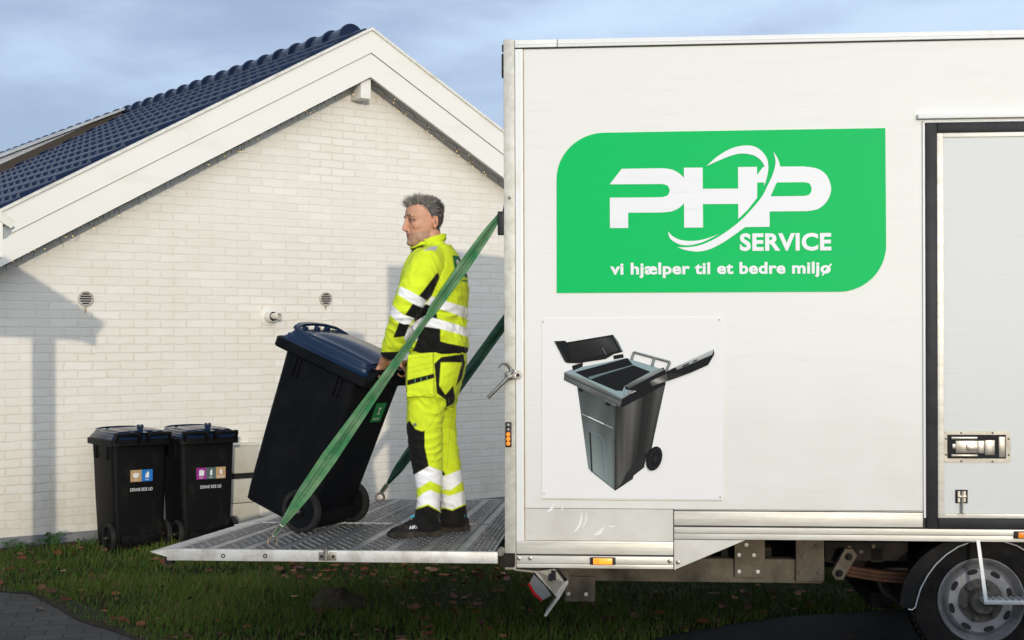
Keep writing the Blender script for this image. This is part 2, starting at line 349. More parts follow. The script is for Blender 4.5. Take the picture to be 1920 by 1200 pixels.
M['shoe'] = mat('black_work_shoe', (0.012, 0.0115, 0.011), 0.7, spec=0.12, var=(0.05, 0.045, 0.037), vscale=24, vramp=(0.5, 0.8), bump=0.3, bscale=90)
M['sole'] = mat('dusty_sole', (0.022, 0.020, 0.017), 0.9, spec=0.1, var=(0.06, 0.05, 0.04), vscale=20, bump=0.3, bscale=90)
M['cyan'] = mat('cyan_lace', (0.02, 0.32, 0.45), 0.6)
M['hair'] = mat('grey_hair', (0.17, 0.155, 0.14), 0.6, spec=0.2)
M['hair_light'] = mat('light_grey_hair', (0.40, 0.375, 0.34), 0.6, spec=0.2)
M['hair_dark'] = mat('dark_hair', (0.045, 0.040, 0.035), 0.6, spec=0.2)
M['eye'] = mat('eye_white', (0.26, 0.22, 0.20), 0.25)
M['iris'] = mat('iris', (0.02, 0.025, 0.03), 0.2)
M['lampgrey'] = mat('grey_lamp_body', (0.10, 0.105, 0.11), 0.5)
M['bracket'] = mat('grubby_white_bracket', (0.40, 0.38, 0.33), 0.6, var=(0.25, 0.23, 0.19), vscale=14)
M['deck_grime'] = mat('grimy_tread_plate', (0.155, 0.155, 0.155), 0.55, 0.45, var=(0.085, 0.083, 0.078), vscale=9, vramp=(0.35, 0.7), bump=0.1, bscale=60)
M['stud'] = mat('worn_bright_stud', (0.42, 0.42, 0.42), 0.4, 0.6, var=(0.20, 0.195, 0.185), vscale=12)
M['soil'] = mat('lawn_soil', (0.016, 0.022, 0.007), 0.95, spec=0.05, var=(0.035, 0.030, 0.016), vscale=3, bump=0.6, bscale=30, bdist=0.03)
M['asphalt'] = mat('asphalt', (0.016, 0.016, 0.018), 0.9, spec=0.2, var=(0.028, 0.028, 0.030), vscale=14, bump=0.6, bscale=160, bdist=0.01)
M['verge'] = mat('bare_earth', (0.035, 0.030, 0.022), 0.95, spec=0.05, var=(0.07, 0.06, 0.045), vscale=12, bump=0.6, bscale=50, bdist=0.02)
M['rock'] = mat('fieldstone', (0.045, 0.036, 0.022), 0.95, spec=0.1, var=(0.085, 0.072, 0.048), vscale=14, bump=0.5, bscale=30)
M['wire'] = mat('dark_wire', (0.03, 0.04, 0.035), 0.6)
M['bulb'] = mat('warm_bulb', (0.9, 0.6, 0.15), 0.4, emit=(1.0, 0.62, 0.15), estr=1.6)
M['weed'] = mat('weed_leaf', (0.030, 0.085, 0.022), 0.6, var=(0.05,0.11,0.03), vscale=20)
M['shade_hedge'] = mat('hedge_leaf', (0.035, 0.07, 0.02), 0.6)

def paver_material():
    N = NT('grey_pavers'); obs = N.tc.outputs['Object']
    mp = N.n('ShaderNodeMapping'); mp.inputs['Rotation'].default_value = (0, 0, math.radians(-14)); N.l(obs, mp.inputs['Vector'])
    B = N.n('ShaderNodeTexBrick'); N.l(mp.outputs['Vector'], B.inputs['Vector'])
    B.inputs['Scale'].default_value = 1; B.inputs['Brick Width'].default_value = 0.21; B.inputs['Row Height'].default_value = 0.145; B.inputs['Mortar Size'].default_value = 0.006; B.inputs['Mortar Smooth'].default_value = 0.3
    B.inputs['Color1'].default_value = (0.045, 0.042, 0.040, 1); B.inputs['Color2'].default_value = (0.072, 0.067, 0.062, 1); B.inputs['Mortar'].default_value = (0.022, 0.026, 0.014, 1)
    c = N.mix(N.math('MULTIPLY', N.ramp(N.noise(obs, 3.5, 6, 0.7), 0.45, 0.7), 0.6), B.outputs['Color'], (0.028, 0.026, 0.022))
    N.l(c, N.P.inputs['Base Color']); N.P.inputs['Roughness'].default_value = 0.9
    h = N.math('ADD', N.math('MULTIPLY', B.outputs['Fac'], -1.0), N.math('MULTIPLY', N.noise(obs, 60, 4, 0.6), 0.35))
    N.l(N.bump(h, 0.8, 0.012), N.P.inputs['Normal']); return N.m
M['paver'] = paver_material()

def attr_material(name, rough=0.75, fabric=True, sheen=0.06, bump=0.15, bscale=260):
    N = NT(name); a = N.n('ShaderNodeAttribute', attribute_name='paint'); obs = N.tc.outputs['Object']
    v = N.ramp(N.noise(obs, 11, 5, 0.6), 0.3, 0.75, (0.90, 0.90, 0.90, 1), (1.05, 1.05, 1.05, 1))
    N.l(N.mix(1.0, a.outputs['Color'], v, 'MULTIPLY'), N.P.inputs['Base Color']); N.P.inputs['Roughness'].default_value = rough
    N.P.inputs['Specular IOR Level'].default_value = 0.12 if fabric else 0.3
    if fabric: N.P.inputs['Sheen Weight'].default_value = sheen
    N.l(N.bump(N.noise(obs, bscale, 3, 0.6), bump, 0.003), N.P.inputs['Normal']); return N.m
M['garment'] = attr_material('workwear_fabric')
M['skin'] = attr_material('skin', 0.5, False, bump=0.12, bscale=180)
M['leaf'] = attr_material('dry_leaf', 0.8, False, bump=0.0)
def grass_material():
    N = NT('grass_blade'); a = N.n('ShaderNodeAttribute', attribute_name='paint'); N.l(a.outputs['Color'], N.P.inputs['Base Color']); N.P.inputs['Roughness'].default_value = 0.65
    N.P.inputs['Specular IOR Level'].default_value = 0.25; return N.m
M['grass'] = grass_material()

# ================================================================= GROUND
def sheet(name, poly, z, m, kind='structure'):
    b = MB(); b.flat([(x, y, z) for x, y in poly], 0); o = b.build(name, m); o['kind'] = kind; return o
g = MB(); g.add([(-900, -700, 0), (900, -700, 0), (900, 1500, 0), (-900, 1500, 0)], [(0, 1, 2, 3)]); tag(g.build('ground', M['soil']), kind='structure')
G = lambda px, py: on_plane(px, py, Vector((0, 0, 0)), Vector((0, 0, 1))).to_2d()
pave_edge = [G(-260, 1098), G(0, 1105), G(60, 1110), G(110, 1135), G(150, 1160), G(215, 1180), G(270, 1202), G(330, 1235)]
PAVE = [tuple(p) for p in pave_edge]+[(-1.6, 5.5), (-1.3, 2.0), (-6.5, 2.0), (-7.5, 10.0)]
sheet('paved_path', PAVE, 0.006, M['paver'])
road_edge = [G(1160, 1222), G(1235, 1198), G(1330, 1182), G(1420, 1168), G(1500, 1160), G(1590, 1155), G(1660, 1149), G(1780, 1146), G(1950, 1143)]
ROAD = [tuple(p) for p in road_edge]+[(9.0, 9.3), (30, 8.4), (30, -2.5), (0.6, -2.5), (0.5, 6.0)]
sheet('road', ROAD, 0.008, M['asphalt'])

# ================================================================= HOUSE (local: x along the gable wall, y back, z up)
HA = (0.809, 0.588)
HM = Matrix(((HA[0], -HA[1], 0, -3.27), (HA[1], HA[0], 0, 12.30), (0, 0, 1, 0), (0, 0, 0, 1)))
HI = HM.inverted(); HN = Vector((-HA[1], HA[0], 0))
def hp(px, py, y0=0.0):
    q = HI @ on_plane(px, py, HM @ Vector((0, y0, 0)), HN); return q.x, q.z
OH = 0.26
ax_, az_ = hp(700, 50, -OH); lx, lz = hp(0, 390, -OH); rx, rz = hp(948, 245, -OH)
SL = ((az_-lz)/(ax_-lx)+(az_-rz)/(rx-ax_))/2
print('apex', ax_, az_, 'slopes', (az_-lz)/(ax_-lx), (az_-rz)/(rx-ax_))
RW, RL = 4.9, 15.0
house = empty('house', HM, 'white painted brick house with dark glazed tile roof and white gable boards', 'house')
zt = lambda x, d=0.0: az_-SL*abs(x-ax_)-d
x0, x1 = ax_-RW+0.35, ax_+RW-0.35
b = MB(); poly = [(x0, 0, 0.085), (x1, 0, 0.085), (x1, 0, zt(x1, .42)), (ax_, 0, zt(ax_, .42)), (x0, 0, zt(x0, .42))]
b.prism(poly, (0, 0.3, 0)); b.box((x0, 0.3, 0.085), (x0+0.3, RL, zt(x0, .42))); b.box((x1-0.3, 0.3, 0.085), (x1, RL, zt(x1, .42)))
b.prism([(p[0], RL-.3, p[2]) for p in poly], (0, 0.3, 0)); b.build('wall', M['brick'], house)
b = MB(); b.box((x0-.004, -0.006, -0.1), (x1+.004, RL, 0.085)); b.build('plinth', M['plinth'], house)
# verge boards: upper and lower board and the capping strip on each side
def verge(name, d0, d1, y0, y1, mtl):
    for sgn in (-1, 1):
        xe = ax_+sgn*RW; b = MB()
        b.prism([(ax_, y0, zt(ax_, d0)), (xe, y0, zt(xe, d0)), (xe, y0, zt(xe, d1)), (ax_, y0, zt(ax_, d1))], (0, y1-y0, 0)); b.build(name, mtl, house)
dtop = zt(ax_)-hp(699, 55, -OH)[1]; dmid = zt(ax_)-hp(698, 98, -OH)[1]; dbot = zt(ax_)-hp(697, 142, -OH)[1]
print('fascia drops', dtop, dmid, dbot)
verge('verge_cap', 0.0, dtop, -OH-0.02, -OH+0.06, M['cap'])
verge('verge_board', dtop, dmid-.006, -OH, -OH+0.035, M['fascia'])
verge('verge_board', dmid, dbot, -OH+0.014, -OH+0.045, M['fascia'])
b = MB()
for sgn in (-1, 1):
    xe = ax_+sgn*RW
    b.prism([(ax_, -OH+.046, zt(ax_, dbot-.015)), (xe, -OH+.046, zt(xe, dbot-.015)), (xe, -OH+.046, zt(xe, dbot-.035)), (ax_, -OH+.046, zt(ax_, dbot-.035))], (0, OH-.048, 0))
b.build('soffit', M['soffit'], house)
# ridge beam end under the apex
bx0, bz0 = hp(679.5, 182, -0.20); bx1, _ = hp(698, 182, -0.20)
b = MB(); b.box((bx0, -0.20, bz0), (bx1, 0.0, zt(ax_, dbot+.01)), bev=.004); b.build('beam_end', M['fascia'], house)
# roof: pantile courses, real waves
def slope_sheet(sgn):
    b = MB(); TW, CL = 0.205, 0.335; n = 8; hyp = math.hypot(1, SL); ncol = int((RL+.1)/TW); nrow = int(RW*hyp/CL)+1
    prof = [(-0.012+0.055*max(0, math.sin(math.pi*k/n*1.0))**1.0 if k < n*0.62*2 else 0) for k in range(n+1)]
    prof = [0.0, 0.036, 0.058, 0.064, 0.054, 0.028, 0.002, -0.008, 0.0]
    ys = []; hs = []
    for c in range(ncol):
        for k in range(n): ys.append(-OH+0.05+(c+k/n)*TW); hs.append(prof[k])
    ys.append(-OH+.05+ncol*TW); hs.append(0.0); m = len(ys)
    for r in range(nrow):
        s0, s1 = r*CL, min((r+1)*CL+0.03, RW*hyp)
        vs = []
        for s_, lift in ((s0, 0.012), (s1, 0.050), (s1, 0.004)):
            x = ax_+sgn*s_/hyp; z = az_-SL*s_/hyp
            vs += [(x+sgn*SL/hyp*(h+lift)*0, ys[i], z+(h+lift)-0.06) for i, h in enumerate(hs)]
        b.add(vs, [(k*m+i, k*m+i+1, (k+1)*m+i+1, (k+1)*m+i) for k in range(2) for i in range(m-1)], 0, True)
    xe = ax_+sgn*RW
    b.prism([(ax_, -OH+.06, az_-.065), (xe, -OH+.06, zt(xe, .065)), (xe, -OH+.06, zt(xe, .30)), (ax_, -OH+.06, zt(ax_, .30))], (0, RL, 0), 1)
    return b
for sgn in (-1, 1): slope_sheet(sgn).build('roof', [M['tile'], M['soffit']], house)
b = MB()
yy = 0.10
while yy < RL-.2:
    pr = [(0.0, 0.0), (0.118, 0), (0.126, 0.015), (0.124, 0.05), (0.110, 0.075), (0.098, 0.39)]
    b.lathe(pr, (ax_, yy, az_-0.02), (0, 1, 0), 20); yy += 0.36
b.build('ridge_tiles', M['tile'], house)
# low dormer on the left slope
def on_roof(yh, s, up): return (ax_-s, yh, az_-SL*s+up)
dy = 5.8; b = MB()
cheek = [on_roof(dy, 0.25, 0.05), on_roof(dy, 3.3, 0.05), on_roof(dy, 3.3, 0.36), on_roof(dy, 0.25, 0.08)]
b.prism(cheek, (0, 4.6, 0)); b.build('dormer', M['zinc'], house)
b = MB(); b.prism([on_roof(dy-.02, 0.15, 0.02), on_roof(dy-.02, 3.4, 0.02), on_roof(dy-.02, 3.4, 0.17), on_roof(dy-.02, 0.15, 0.10)], (0, 0.018, 0)); b.build('dormer_flashing', M['brown'], house)
b = MB(); b.prism([on_roof(dy-.06, 0.12, 0.08), on_roof(dy-.06, 3.4, 0.37), on_roof(dy-.06, 3.4, 0.41), on_roof(dy-.06, 0.12, 0.11)], (0, 4.7, 0)); b.build('dormer_roof', M['zinc'], house)
# round wall vents and the balanced flue
def vent(px, py):
    x, z = hp(px, py); b = MB(); r = 0.066
    b.lathe([(r, 0.0), (r, 0.016), (r*.86, 0.020), (r*.80, 0.010), (0.0, 0.010)], (x, 0, z), (0, -1, 0), 28)
    o = b.build('vent', M['vent'], house); s = MB()
    for i in range(5):
        zz = z+(i-2)*0.020; hw = math.sqrt(max(0, (r*.74)**2-(zz-z)**2)); s.box((x-hw, -0.0125, zz-.006), (x+hw, -0.0105, zz+.006))
    s.build('slot', M['hole'], o, split=True); return x, z
v1 = vent(160.5, 555.5); v2 = vent(610.5, 558.5)
for (x, z), h in ((v1, .07), (v2, .05)):
    b = MB(); b.add([(x-.012, -.0015, z-.066), (x+.014, -.0015, z-.066), (x+.008, -.0015, z-.066-h*.6), (x+.002, -.0015, z-.066-h), (x-.006, -.0015, z-.066-h*.5)], [(0, 1, 2, 3, 4)]); b.build('rust_stain', M['rust'], house)
fx, fz = hp(503, 591); b = MB()
b.lathe([(0.085, 0), (0.085, 0.010), (0.050, 0.014), (0.050, 0.11), (0.044, 0.112), (0.044, 0.06)], (fx, 0, fz), (0, -1, 0), 28); fl = b.build('flue', M['white_plastic'], house)
b = MB(); b.lathe([(0.028, 0.02), (0.028, 0.22), (0.024, 0.222), (0.024, 0.15), (0, 0.15)], (fx+.004, 0, fz+.004), (0, -1, 0), 20); b.build('flue_tip', M['white_plastic'], fl)
b = MB(); b.lathe([(0.0435, 0.085), (0.0, 0.085)], (fx, 0, fz), (0, -1, 0), 20); b.build('flue_opening', M['hole'], fl)

# icicle light string under the gable boards
sl = MB(); bl = MB(); rs = random.Random(3)
def string_path(sgn, n):
    return [Vector((ax_+sgn*(0.03+k*0.045), -OH+0.10+0.03*math.sin(k*1.7), zt(ax_+sgn*(0.03+k*0.045), dbot+0.005+0.012*rs.random()))) for k in range(n)]
for sgn in (-1, 1):
    pts = string_path(sgn, 105); sl.tube([HM @ p for p in pts], 0.0032, 5)
    for k, p in enumerate(pts):
        if rs.random() < 0.72:
            ln = rs.choice([0.03, 0.05, 0.07, 0.045]); q = p+Vector((rs.uniform(-.015, .015), rs.uniform(-.01, .01), -ln)); sl.tube([HM @ p, HM @ q], 0.0025, 4)
            if rs.random() < 0.30: bl.ball(HM @ q, 0.0048, 0, 6, 4)
        if rs.random() < 0.18: bl.ball(HM @ p, 0.0045, 0, 6, 4)
st = sl.build('light_string', M['wire']); tag(st, 'thin dark string of tiny warm lights hanging under the white gable boards', 'string lights')
o = bl.build('bulb', M['bulb'], st, split=True)

# cream cabinet on the foot of the wall
cx0, cz1 = hp(405, 834, -0.16); cx1, _ = hp(480, 834, -0.16); cx1 = hp(484, 900, -0.16)[0]
cab = empty('cabinet', HM @ Matrix.Translation((cx0, 0, 0)), 'low cream metal cabinet with a dark slot, fixed to the wall behind the tilted bin', 'cabinet')
zsl0, zsl1 = hp(440, 896, -.16)[1], hp(440, 885, -.16)[1]; zln = hp(440, 941, -.16)[1]; W_ = cx1-cx0
b = MB(); b.box((0, -.16, .03), (W_, -.008, zln-.003), bev=.006); b.box((0, -.16, zln+.003), (W_, -.008, zsl0), bev=.006); b.box((0, -.16, zsl1), (W_, -.008, cz1), bev=.006); b.build('body', M['cream'], cab)
b = MB(); b.box((.01, -.12, .04), (W_-.01, -.009, cz1-.02)); b.build('slot', M['hole'], cab, split=True)
b = MB(); b.box((-.01, -.168, cz1), (W_+.01, -.006, cz1+.012)); b.build('top', M['cap'], cab)

# ================================================================= CARPORT at the left edge (parallel to the house), casts the shadow on the wall
tip = at(30, 408.5, 7.8)
CM = Matrix(((HA[0], -HA[1], 0, tip.x), (HA[1], HA[0], 0, tip.y), (0, 0, 1, 0), (0, 0, 0, 1))); CI = CM.inverted()
def cpt(px, py, y0=0.0):
    q = CI @ on_plane(px, py, CM @ Vector((0, y0, 0)), HN); return q.x, q.z
carport = empty('carport', CM, 'white carport with pitched roof and grey gutter, poking into the left edge of the photo', 'carport')
tx, tz = cpt(30, 408); ux, uz = cpt(0, 388); cs = (uz-tz)/(tx-ux); RB = 2.4
b = MB(); th = 0.05
b.prism([(tx, 0, tz), (tx-RB, 0, tz+cs*RB), (tx-RB, 0, tz+cs*RB-th), (tx-.02, 0, tz-th*.9)], (0, 1.6, 0)); b.build('roof', M['cap'], carport)
bx, bz = cpt(7.5, 478)
b = MB(); b.prism([(bx, 0.012, tz+cs*(tx-bx)-th-.004), (bx, 0.012, bz), (bx-.16, 0.012, bz+.05), (tx-RB, 0.012, bz+.16), (tx-RB, 0.012, tz+cs*RB-th-.004)], (0, .045, 0)); b.build('gable_board', M['fascia'], carport)
gx, gz = cpt(9, 418.5); b = MB()
hr = 0.058
arc = [(gx+hr*math.sin(a)-.004, gz-hr*math.cos(a)*1.2) for a in [math.pi/2*k/8 for k in range(9)]]
b.prism([(gx-hr, .03, gz)]+[(gx-hr*math.sin(a), .03, gz-hr*math.cos(a)*1.2) for a in [math.pi/2*(8-k)/8 for k in range(9)]]+[(x, .03, z) for x, z in arc], (0, 1.5, 0)); b.tube([(gx+hr, .03, gz-.004), (gx+hr, 1.5, gz-.004)], .010, 8)
b.build('gutter', M['gutter'], carport)
b = MB(); px_, pz_ = cpt(-144, 600, .1); b.box((px_-.075, .07, -.02), (px_+.075, .18, bz+.35), bev=.004); b.build('post', M['fascia'], carport)

# ================================================================= TRUCK (local: x along the truck to the right, y across it away from us, z up)
TH = math.radians(4.8); P0 = at(946, 640, 7.1)
TM = Matrix.Translation((P0.x, P0.y, 0)) @ Matrix.Rotation(-TH, 4, 'Z'); TI = TM.inverted(); TN = (TM.to_3x3() @ Vector((0, 1, 0)))
def tp(px, py, y0=0.0):
    q = TI @ on_plane(px, py, TM @ Vector((0, y0, 0)), TN); return q.x, q.z
def T3(px, py, y0=0.0): x, z = tp(px, py, y0); return Vector((x, y0, z))
truck = empty('truck', TM, 'white box truck with green service sign, parked with its tail lift lowered', 'truck')
TW, TLEN = 2.22, 5.4
ztop = tp(1440, 69)[1]; zfl = tp(1600, 1016)[1]; zrail = tp(1500, 990)[1]; zlow = tp(1110, 1066)[1]
print('truck heights', ztop, zfl, zlow)
xpl, xpr = tp(946, 500)[0], tp(967, 500)[0]
xd0, xd1 = tp(1735, 600)[0], tp(1757, 600)[0]; zdt = tp(1800, 235)[1]; zdb = tp(1800, 995.5)[1]; zit = tp(1800, 254)[1]; zib = tp(1800, 976)[1]
ztr = tp(1300, 88)[1]
# body shell: side panel with a door opening, far side, roof, floor, front
xs = tp(983, 500)[0]; zpb = tp(1500, 961)[1]
b = MB(); b.box((xs+.004, 0.0, zpb), (xd0-.012, 0.05, ztr)); b.box((xd0-.012, 0.0, zdt+.01), (TLEN, 0.05, ztr)); b.build('side_panel', M['panel'], truck)
b = MB(); b.box((xpr, TW-.05, zfl), (TLEN, TW, ztop-.05)); b.box((xpr, 0.05, zfl), (TLEN, TW-.05, zfl+.10)); b.box((TLEN-.05, .05, zfl+.1), (TLEN, TW-.05, ztop-.05)); b.build('body_shell', M['panel'], truck)
b = MB(); b.box((xpr, .06, ztop-.05), (TLEN, TW-.06, ztop-.012)); b.build('roof', M['whitetrim'], truck)
b = MB(); xsm = tp(1048, 90)[0]
for a, c in ((xpr+.002, xsm-.0015), (xsm+.0015, TLEN)):
    b.box((a, -.012, ztr+.006), (c, .06, ztop), bev=.004); b.box((a, -.0145, ztr+.022), (c, -.0125, ztr+.025))
b.build('roof_rail', M['whitetrim'], truck, split=True)
b = MB(); b.box((xsm-.0014, -.008, ztr+.007), (xsm+.0014, .05, ztop-.002)); b.box((xpr+.003, -.006, ztr), (TLEN, .05, ztr+.0055)); b.build('rail_seam', M['groove'], truck)
b = MB(); b.box((xpr+.002, -.008, zlow+.13), (xs-.002, .05, ztr), bev=.003); b.box((xpr+.022, -.0105, zlow+.14), (xpr+.025, -.0085, ztr-.01)); b.box((xpr+.029, -.0105, zlow+.14), (xpr+.031, -.0085, ztr-.01)); b.build('corner_trim', M['whitetrim'], truck)
b = MB(); b.box((xs-.0019, -.003, zlow+.13), (xs+.0039, .05, ztr-.001)); b.build('sealant_line', M['rustline'], truck)
# rear posts
for k, y in ((0, 0), (1, TW-.07)):
    b = MB(); b.box((xpl, y-.004, zlow-.012), (xpr, y+.07, ztop+.006), bev=.004); p_ = b.build('rear_post', M['galv'], truck)
    if k == 0:
        b = MB()
        for py in (371, 1046): q = T3(957, py); b.ball((q.x, -.006, q.z), .008, 0, 10, 6)
        b.build('bolt', M['chrome'], p_, split=True)
b = MB(); q0 = T3(946, 82); q1 = T3(946, 94); b.box((xpl-.010, .02, q1.z), (xpl-.0005, .06, q0.z), bev=.003); q0 = T3(946, 99); q1 = T3(946, 143); b.box((xpl-.012, .02, q1.z), (xpl-.0005, .06, q0.z), bev=.003); b.build('rear_lamp', M['rubber'], truck, split=True)
# amber lamp on the post
a0, a1 = T3(948, 838), T3(957.5, 791); b = MB(); b.box((a0.x-.003, -.016, a0.z), (a1.x+.003, -.0045, a1.z), bev=.005); lamp = b.build('side_lamp', M['rubber'], truck)
b = MB()
for k in range(3):
    c = T3(952.5, 831-k*8.5); b.ball((c.x, -.017, c.z), (.010, .006, .011), 0, 10, 6)
b.build('led', M['amber_hot'], lamp, split=True)
b = MB()
for k in range(2): c = T3(952.5, 797+k*8.5); b.ball((c.x, -.017, c.z), (.010, .005, .011), 0, 10, 6)
b.build('lens', M['chrome'], lamp, split=True)
# lower left panel, skirts, wedge plate
def strip(mb, xa, xb, za, zb, y0, y1=.05, bev=0.0): mb.box((xa, y0, za), (xb, y1, zb), 0, bev)
xw = tp(1261, 1000)[0]; zl0 = tp(1110, 1015)[1]; zl1 = tp(1110, 954)[1]
b = MB(); strip(b, xs+.004, xw-.002, zl0+.002, zl1-.002, -.006); b.build('kick_panel', M['panel_low'], truck)
b = MB(); strip(b, xs+.004, xd0-.012, zl1-.0015, zl1+.0, -.004); b.build('panel_seam', M['groove'], truck)
zg = tp(1110, 1041.5)[1]; zg2 = tp(1110, 1058)[1]
b = MB(); strip(b, xpr+.002, xw-.002, zg+.004, zl0, -.010, .05, .002); strip(b, xpr+.002, xw-.002, zg2+.002, zg-.004, -.016, .05, .002); strip(b, xpr+.002, xw-.002, zlow, zg2, -.012, .05, .003)
for dz in (.012, .034): strip(b, xpr+.002, xw-.002, zl0-dz, zl0-dz+.0025, -.0122, -.0102)
b.build('skirt_rail', M['alurail'], truck, split=True)
b = MB(); strip(b, xpr+.002, xw-.002, zlow+.004, zl0-.004, -.004, .04); b.build('skirt_groove', M['groove'], truck)
ZR = [tp(1500, y)[1] for y in (962, 991, 1004.5, 1015.5)]
b = MB(); xr0 = xw+.002
strip(b, xr0, xd0-.016, ZR[1]+.004, ZR[0]-.002, -.010, .05, .002); strip(b, xr0, TLEN, ZR[2]+.002, ZR[1]-.004, -.016, .05, .002); strip(b, xr0, TLEN, ZR[3], ZR[2], -.012, .05, .003)
for dz in (.010, .032, .037): strip(b, xr0, xd0-.016, ZR[0]-dz-.0025, ZR[0]-dz, -.0122, -.0102)
b.build('skirt_rail', M['alurail'], truck, split=True)
b = MB(); strip(b, xr0, TLEN, ZR[3]+.004, ZR[0]-.0025, -.004, .04); strip(b, xw-.0019, xw+.0019, zlow+.004, zl1, -.008, .03); b.build('skirt_groove', M['groove'], truck)
wz1 = tp(1300, 1011.5)[1]; xe = tp(1394, 1012)[0]
b = MB(); b.prism([(xr0, -.010, zlow-.003), (xr0, -.010, ZR[3]-.003), (xe, -.010, ZR[3]-.003)], (0, .02, 0)); b.build('wedge_plate', M['panel_low'], truck)
b = MB()
for px, py in ((971, 1046), (992, 1046), (1253, 1053), (1269, 1055)):
    q = T3(px, py); b.lathe([(.010, 0), (.010, .004), (.006, .005), (.006, .009), (0, .010)], (q.x, -.016, q.z), (0, -1, 0), 12)
b.build('bolt', M['chrome'], truck, split=True)
def marker(px0, px1, py0, py1, lit):
    a, c = T3(px0, py1), T3(px1, py0); b = MB(); b.box((a.x, -.026, a.z), (c.x, -.0165, c.z), bev=.004); o = b.build('marker_lamp', M['rubber'], truck)
    w = c.x-a.x; b = MB(); b.box((a.x+.13*w, -.032, a.z+.004), (c.x-.13*w, -.0265, c.z-.004), bev=.004); b.build('lens', M['amber_on'] if lit else M['amber'], o)
    if lit:
        b = MB()
        for dx, dz in ((.22, .35), (.32, .35), (.22, .65), (.32, .65)): b.ball((a.x+dx*w, -.032, a.z+dz*(c.z-a.z)), (.006, .003, .006), 0, 8, 5)
        b.build('led', M['amber_hot'], o, split=True)
marker(1104, 1152, 1045, 1058.5, True); marker(1897, 1950, 1001, 1014.5, False)
# side door
b = MB(); xq = TLEN-1.35
def frame(mb, xa, xb, za, zb, w, wb, y0, y1, bev=.003):
    mb.box((xa, y0, za), (xa+w, y1, zb), 0, bev); mb.box((xb-w, y0, za), (xb, y1, zb), 0, bev); mb.box((xa+w, y0, zb-wb), (xb-w, y1, zb), 0, bev); mb.box((xa+w, y0, za), (xb-w, y1, za+wb), 0, bev)
dw = xd1-xd0
door = MB(); door.box((xd1+.004, -.004, zib+.004), (xq-dw-.004, .045, zit-.004)); door = door.build('side_door', M['doorpanel'], truck)
b = MB(); frame(b, xd0, xq, zdb, zdt, dw, zdt-zit, -.020, .05, .006); b.build('door_seal', M['rubber'], truck)
b = MB()
frame(b, xd1+.0005, xq-dw-.0005, zib+.0005, zit-.0005, .030, .022, -.010, -.0045, .0015)
b.box((xd1+.012, -.0115, zib+.03), (xd1+.014, -.0105, zit-.03)); b.box((xd1+.022, -.0115, zib+.03), (xd1+.024, -.0105, zit-.03))
b.build('door_frame', M['alurail'], door)
b = MB(); b.box((xd0-.012, -.012, zdb+.05), (xd0-.001, .05, zdt+.008), bev=.002); b.box((xd0-.012, -.012, zdt+.001), (xq, .05, zdt+.008), bev=.002)
q0 = T3(1722, 228.5); q1 = T3(1722, 219.5); b.box((q0.x, -.03, q0.z), (xq+.05, -.0005, q1.z), bev=.003); b.build('door_surround', M['whitetrim'], truck)
# latch handle: recessed tray, paddle, lock plate
h0, h1 = T3(1768, 871.5), T3(1893, 814); b = MB()
yr = -.007
def plate_ring(mb, xa, xb, za, zb, wx, wz, y0, y1):
    mb.box((xa, y0, za), (xa+wx, y1, zb)); mb.box((xb-wx, y0, za), (xb, y1, zb)); mb.box((xa+wx, y0, zb-wz), (xb-wx, y1, zb)); mb.box((xa+wx, y0, za), (xb-wx, y1, za+wz))
hw, hh = h1.x-h0.x, h1.z-h0.z
b.loft([[Vector((p.x, y, p.y)) for p in rrect(h0.x, h1.x, h0.z, h1.z, 0, .014)] for y in (-.0045, -.0085)]); hd = b.build('door_handle', M['steelplate'], door)
b = MB(); b.box((h0.x+.05*hw, -.0100, h0.z+.13*hh), (h1.x-.07*hw, -.0088, h1.z-.11*hh)); b.build('tray', M['hole'], hd)
b = MB()
L_ = lambda u, w: (h0.x+u*hw, h0.z+w*hh)
def lp(u0, u1, w0, w1, y0, y1, bev=.002): a = L_(u0, w0); c = L_(u1, w1); b.box((a[0], y0, a[1]), (c[0], y1, c[1]), 0, bev)
lp(.10, .50, .74, .83, -.022, -.0102, .004); lp(.10, .50, .18, .27, -.022, -.0102, .004); lp(.17, .50, .30, .70, -.017, -.0102); lp(.50, .60, .30, .70, -.020, -.0102); lp(.61, .76, .24, .72, -.014, -.0102); lp(.82, .92, .17, .83, -.0125, -.0102)
lp(.33, .50, .40, .58, -.023, -.0172); lp(.12, .17, .44, .60, -.018, -.0102); b.build('paddle', M['chrome'], hd)
b = MB()
for u in (.26, .73):
    for w in (.04, .95): a = L_(u, w); b.ball((a[0], -.009, a[1]), .0055, 0, 8, 5)
for w in (.25, .76):
    for u in (.03, .97): a = L_(u, w); b.ball((a[0], -.009, a[1]), .0055, 0, 8, 5)
b.build('rivet', M['chrome'], hd, split=True)
k0, k1 = T3(1789, 948), T3(1812, 923); b = MB(); b.box((k0.x, -.009, k0.z), (k1.x, -.0045, k1.z), bev=.001); hk = b.build('bolt_keeper', M['hole'], door)
b = MB(); mx = (k0.x+k1.x)/2; e0 = T3(1800, 968); b.tube([(mx, -.018, k1.z-.006), (mx, -.018, e0.z)], .0055, 10); b.box((mx-.016, -.020, e0.z-.004), (mx+.016, -.011, e0.z+.002)); b.box((mx-.022, -.022, (k0.z+k1.z)/2-.006), (mx+.022, -.010, (k0.z+k1.z)/2+.006), bev=.002)
b.box((mx-.019, -.014, k0.z+.006), (mx-.008, -.0095, k1.z-.006)); b.box((mx+.008, -.014, k0.z+.006), (mx+.019, -.0095, k1.z-.006)); b.build('drop_bolt', M['chrome'], door)
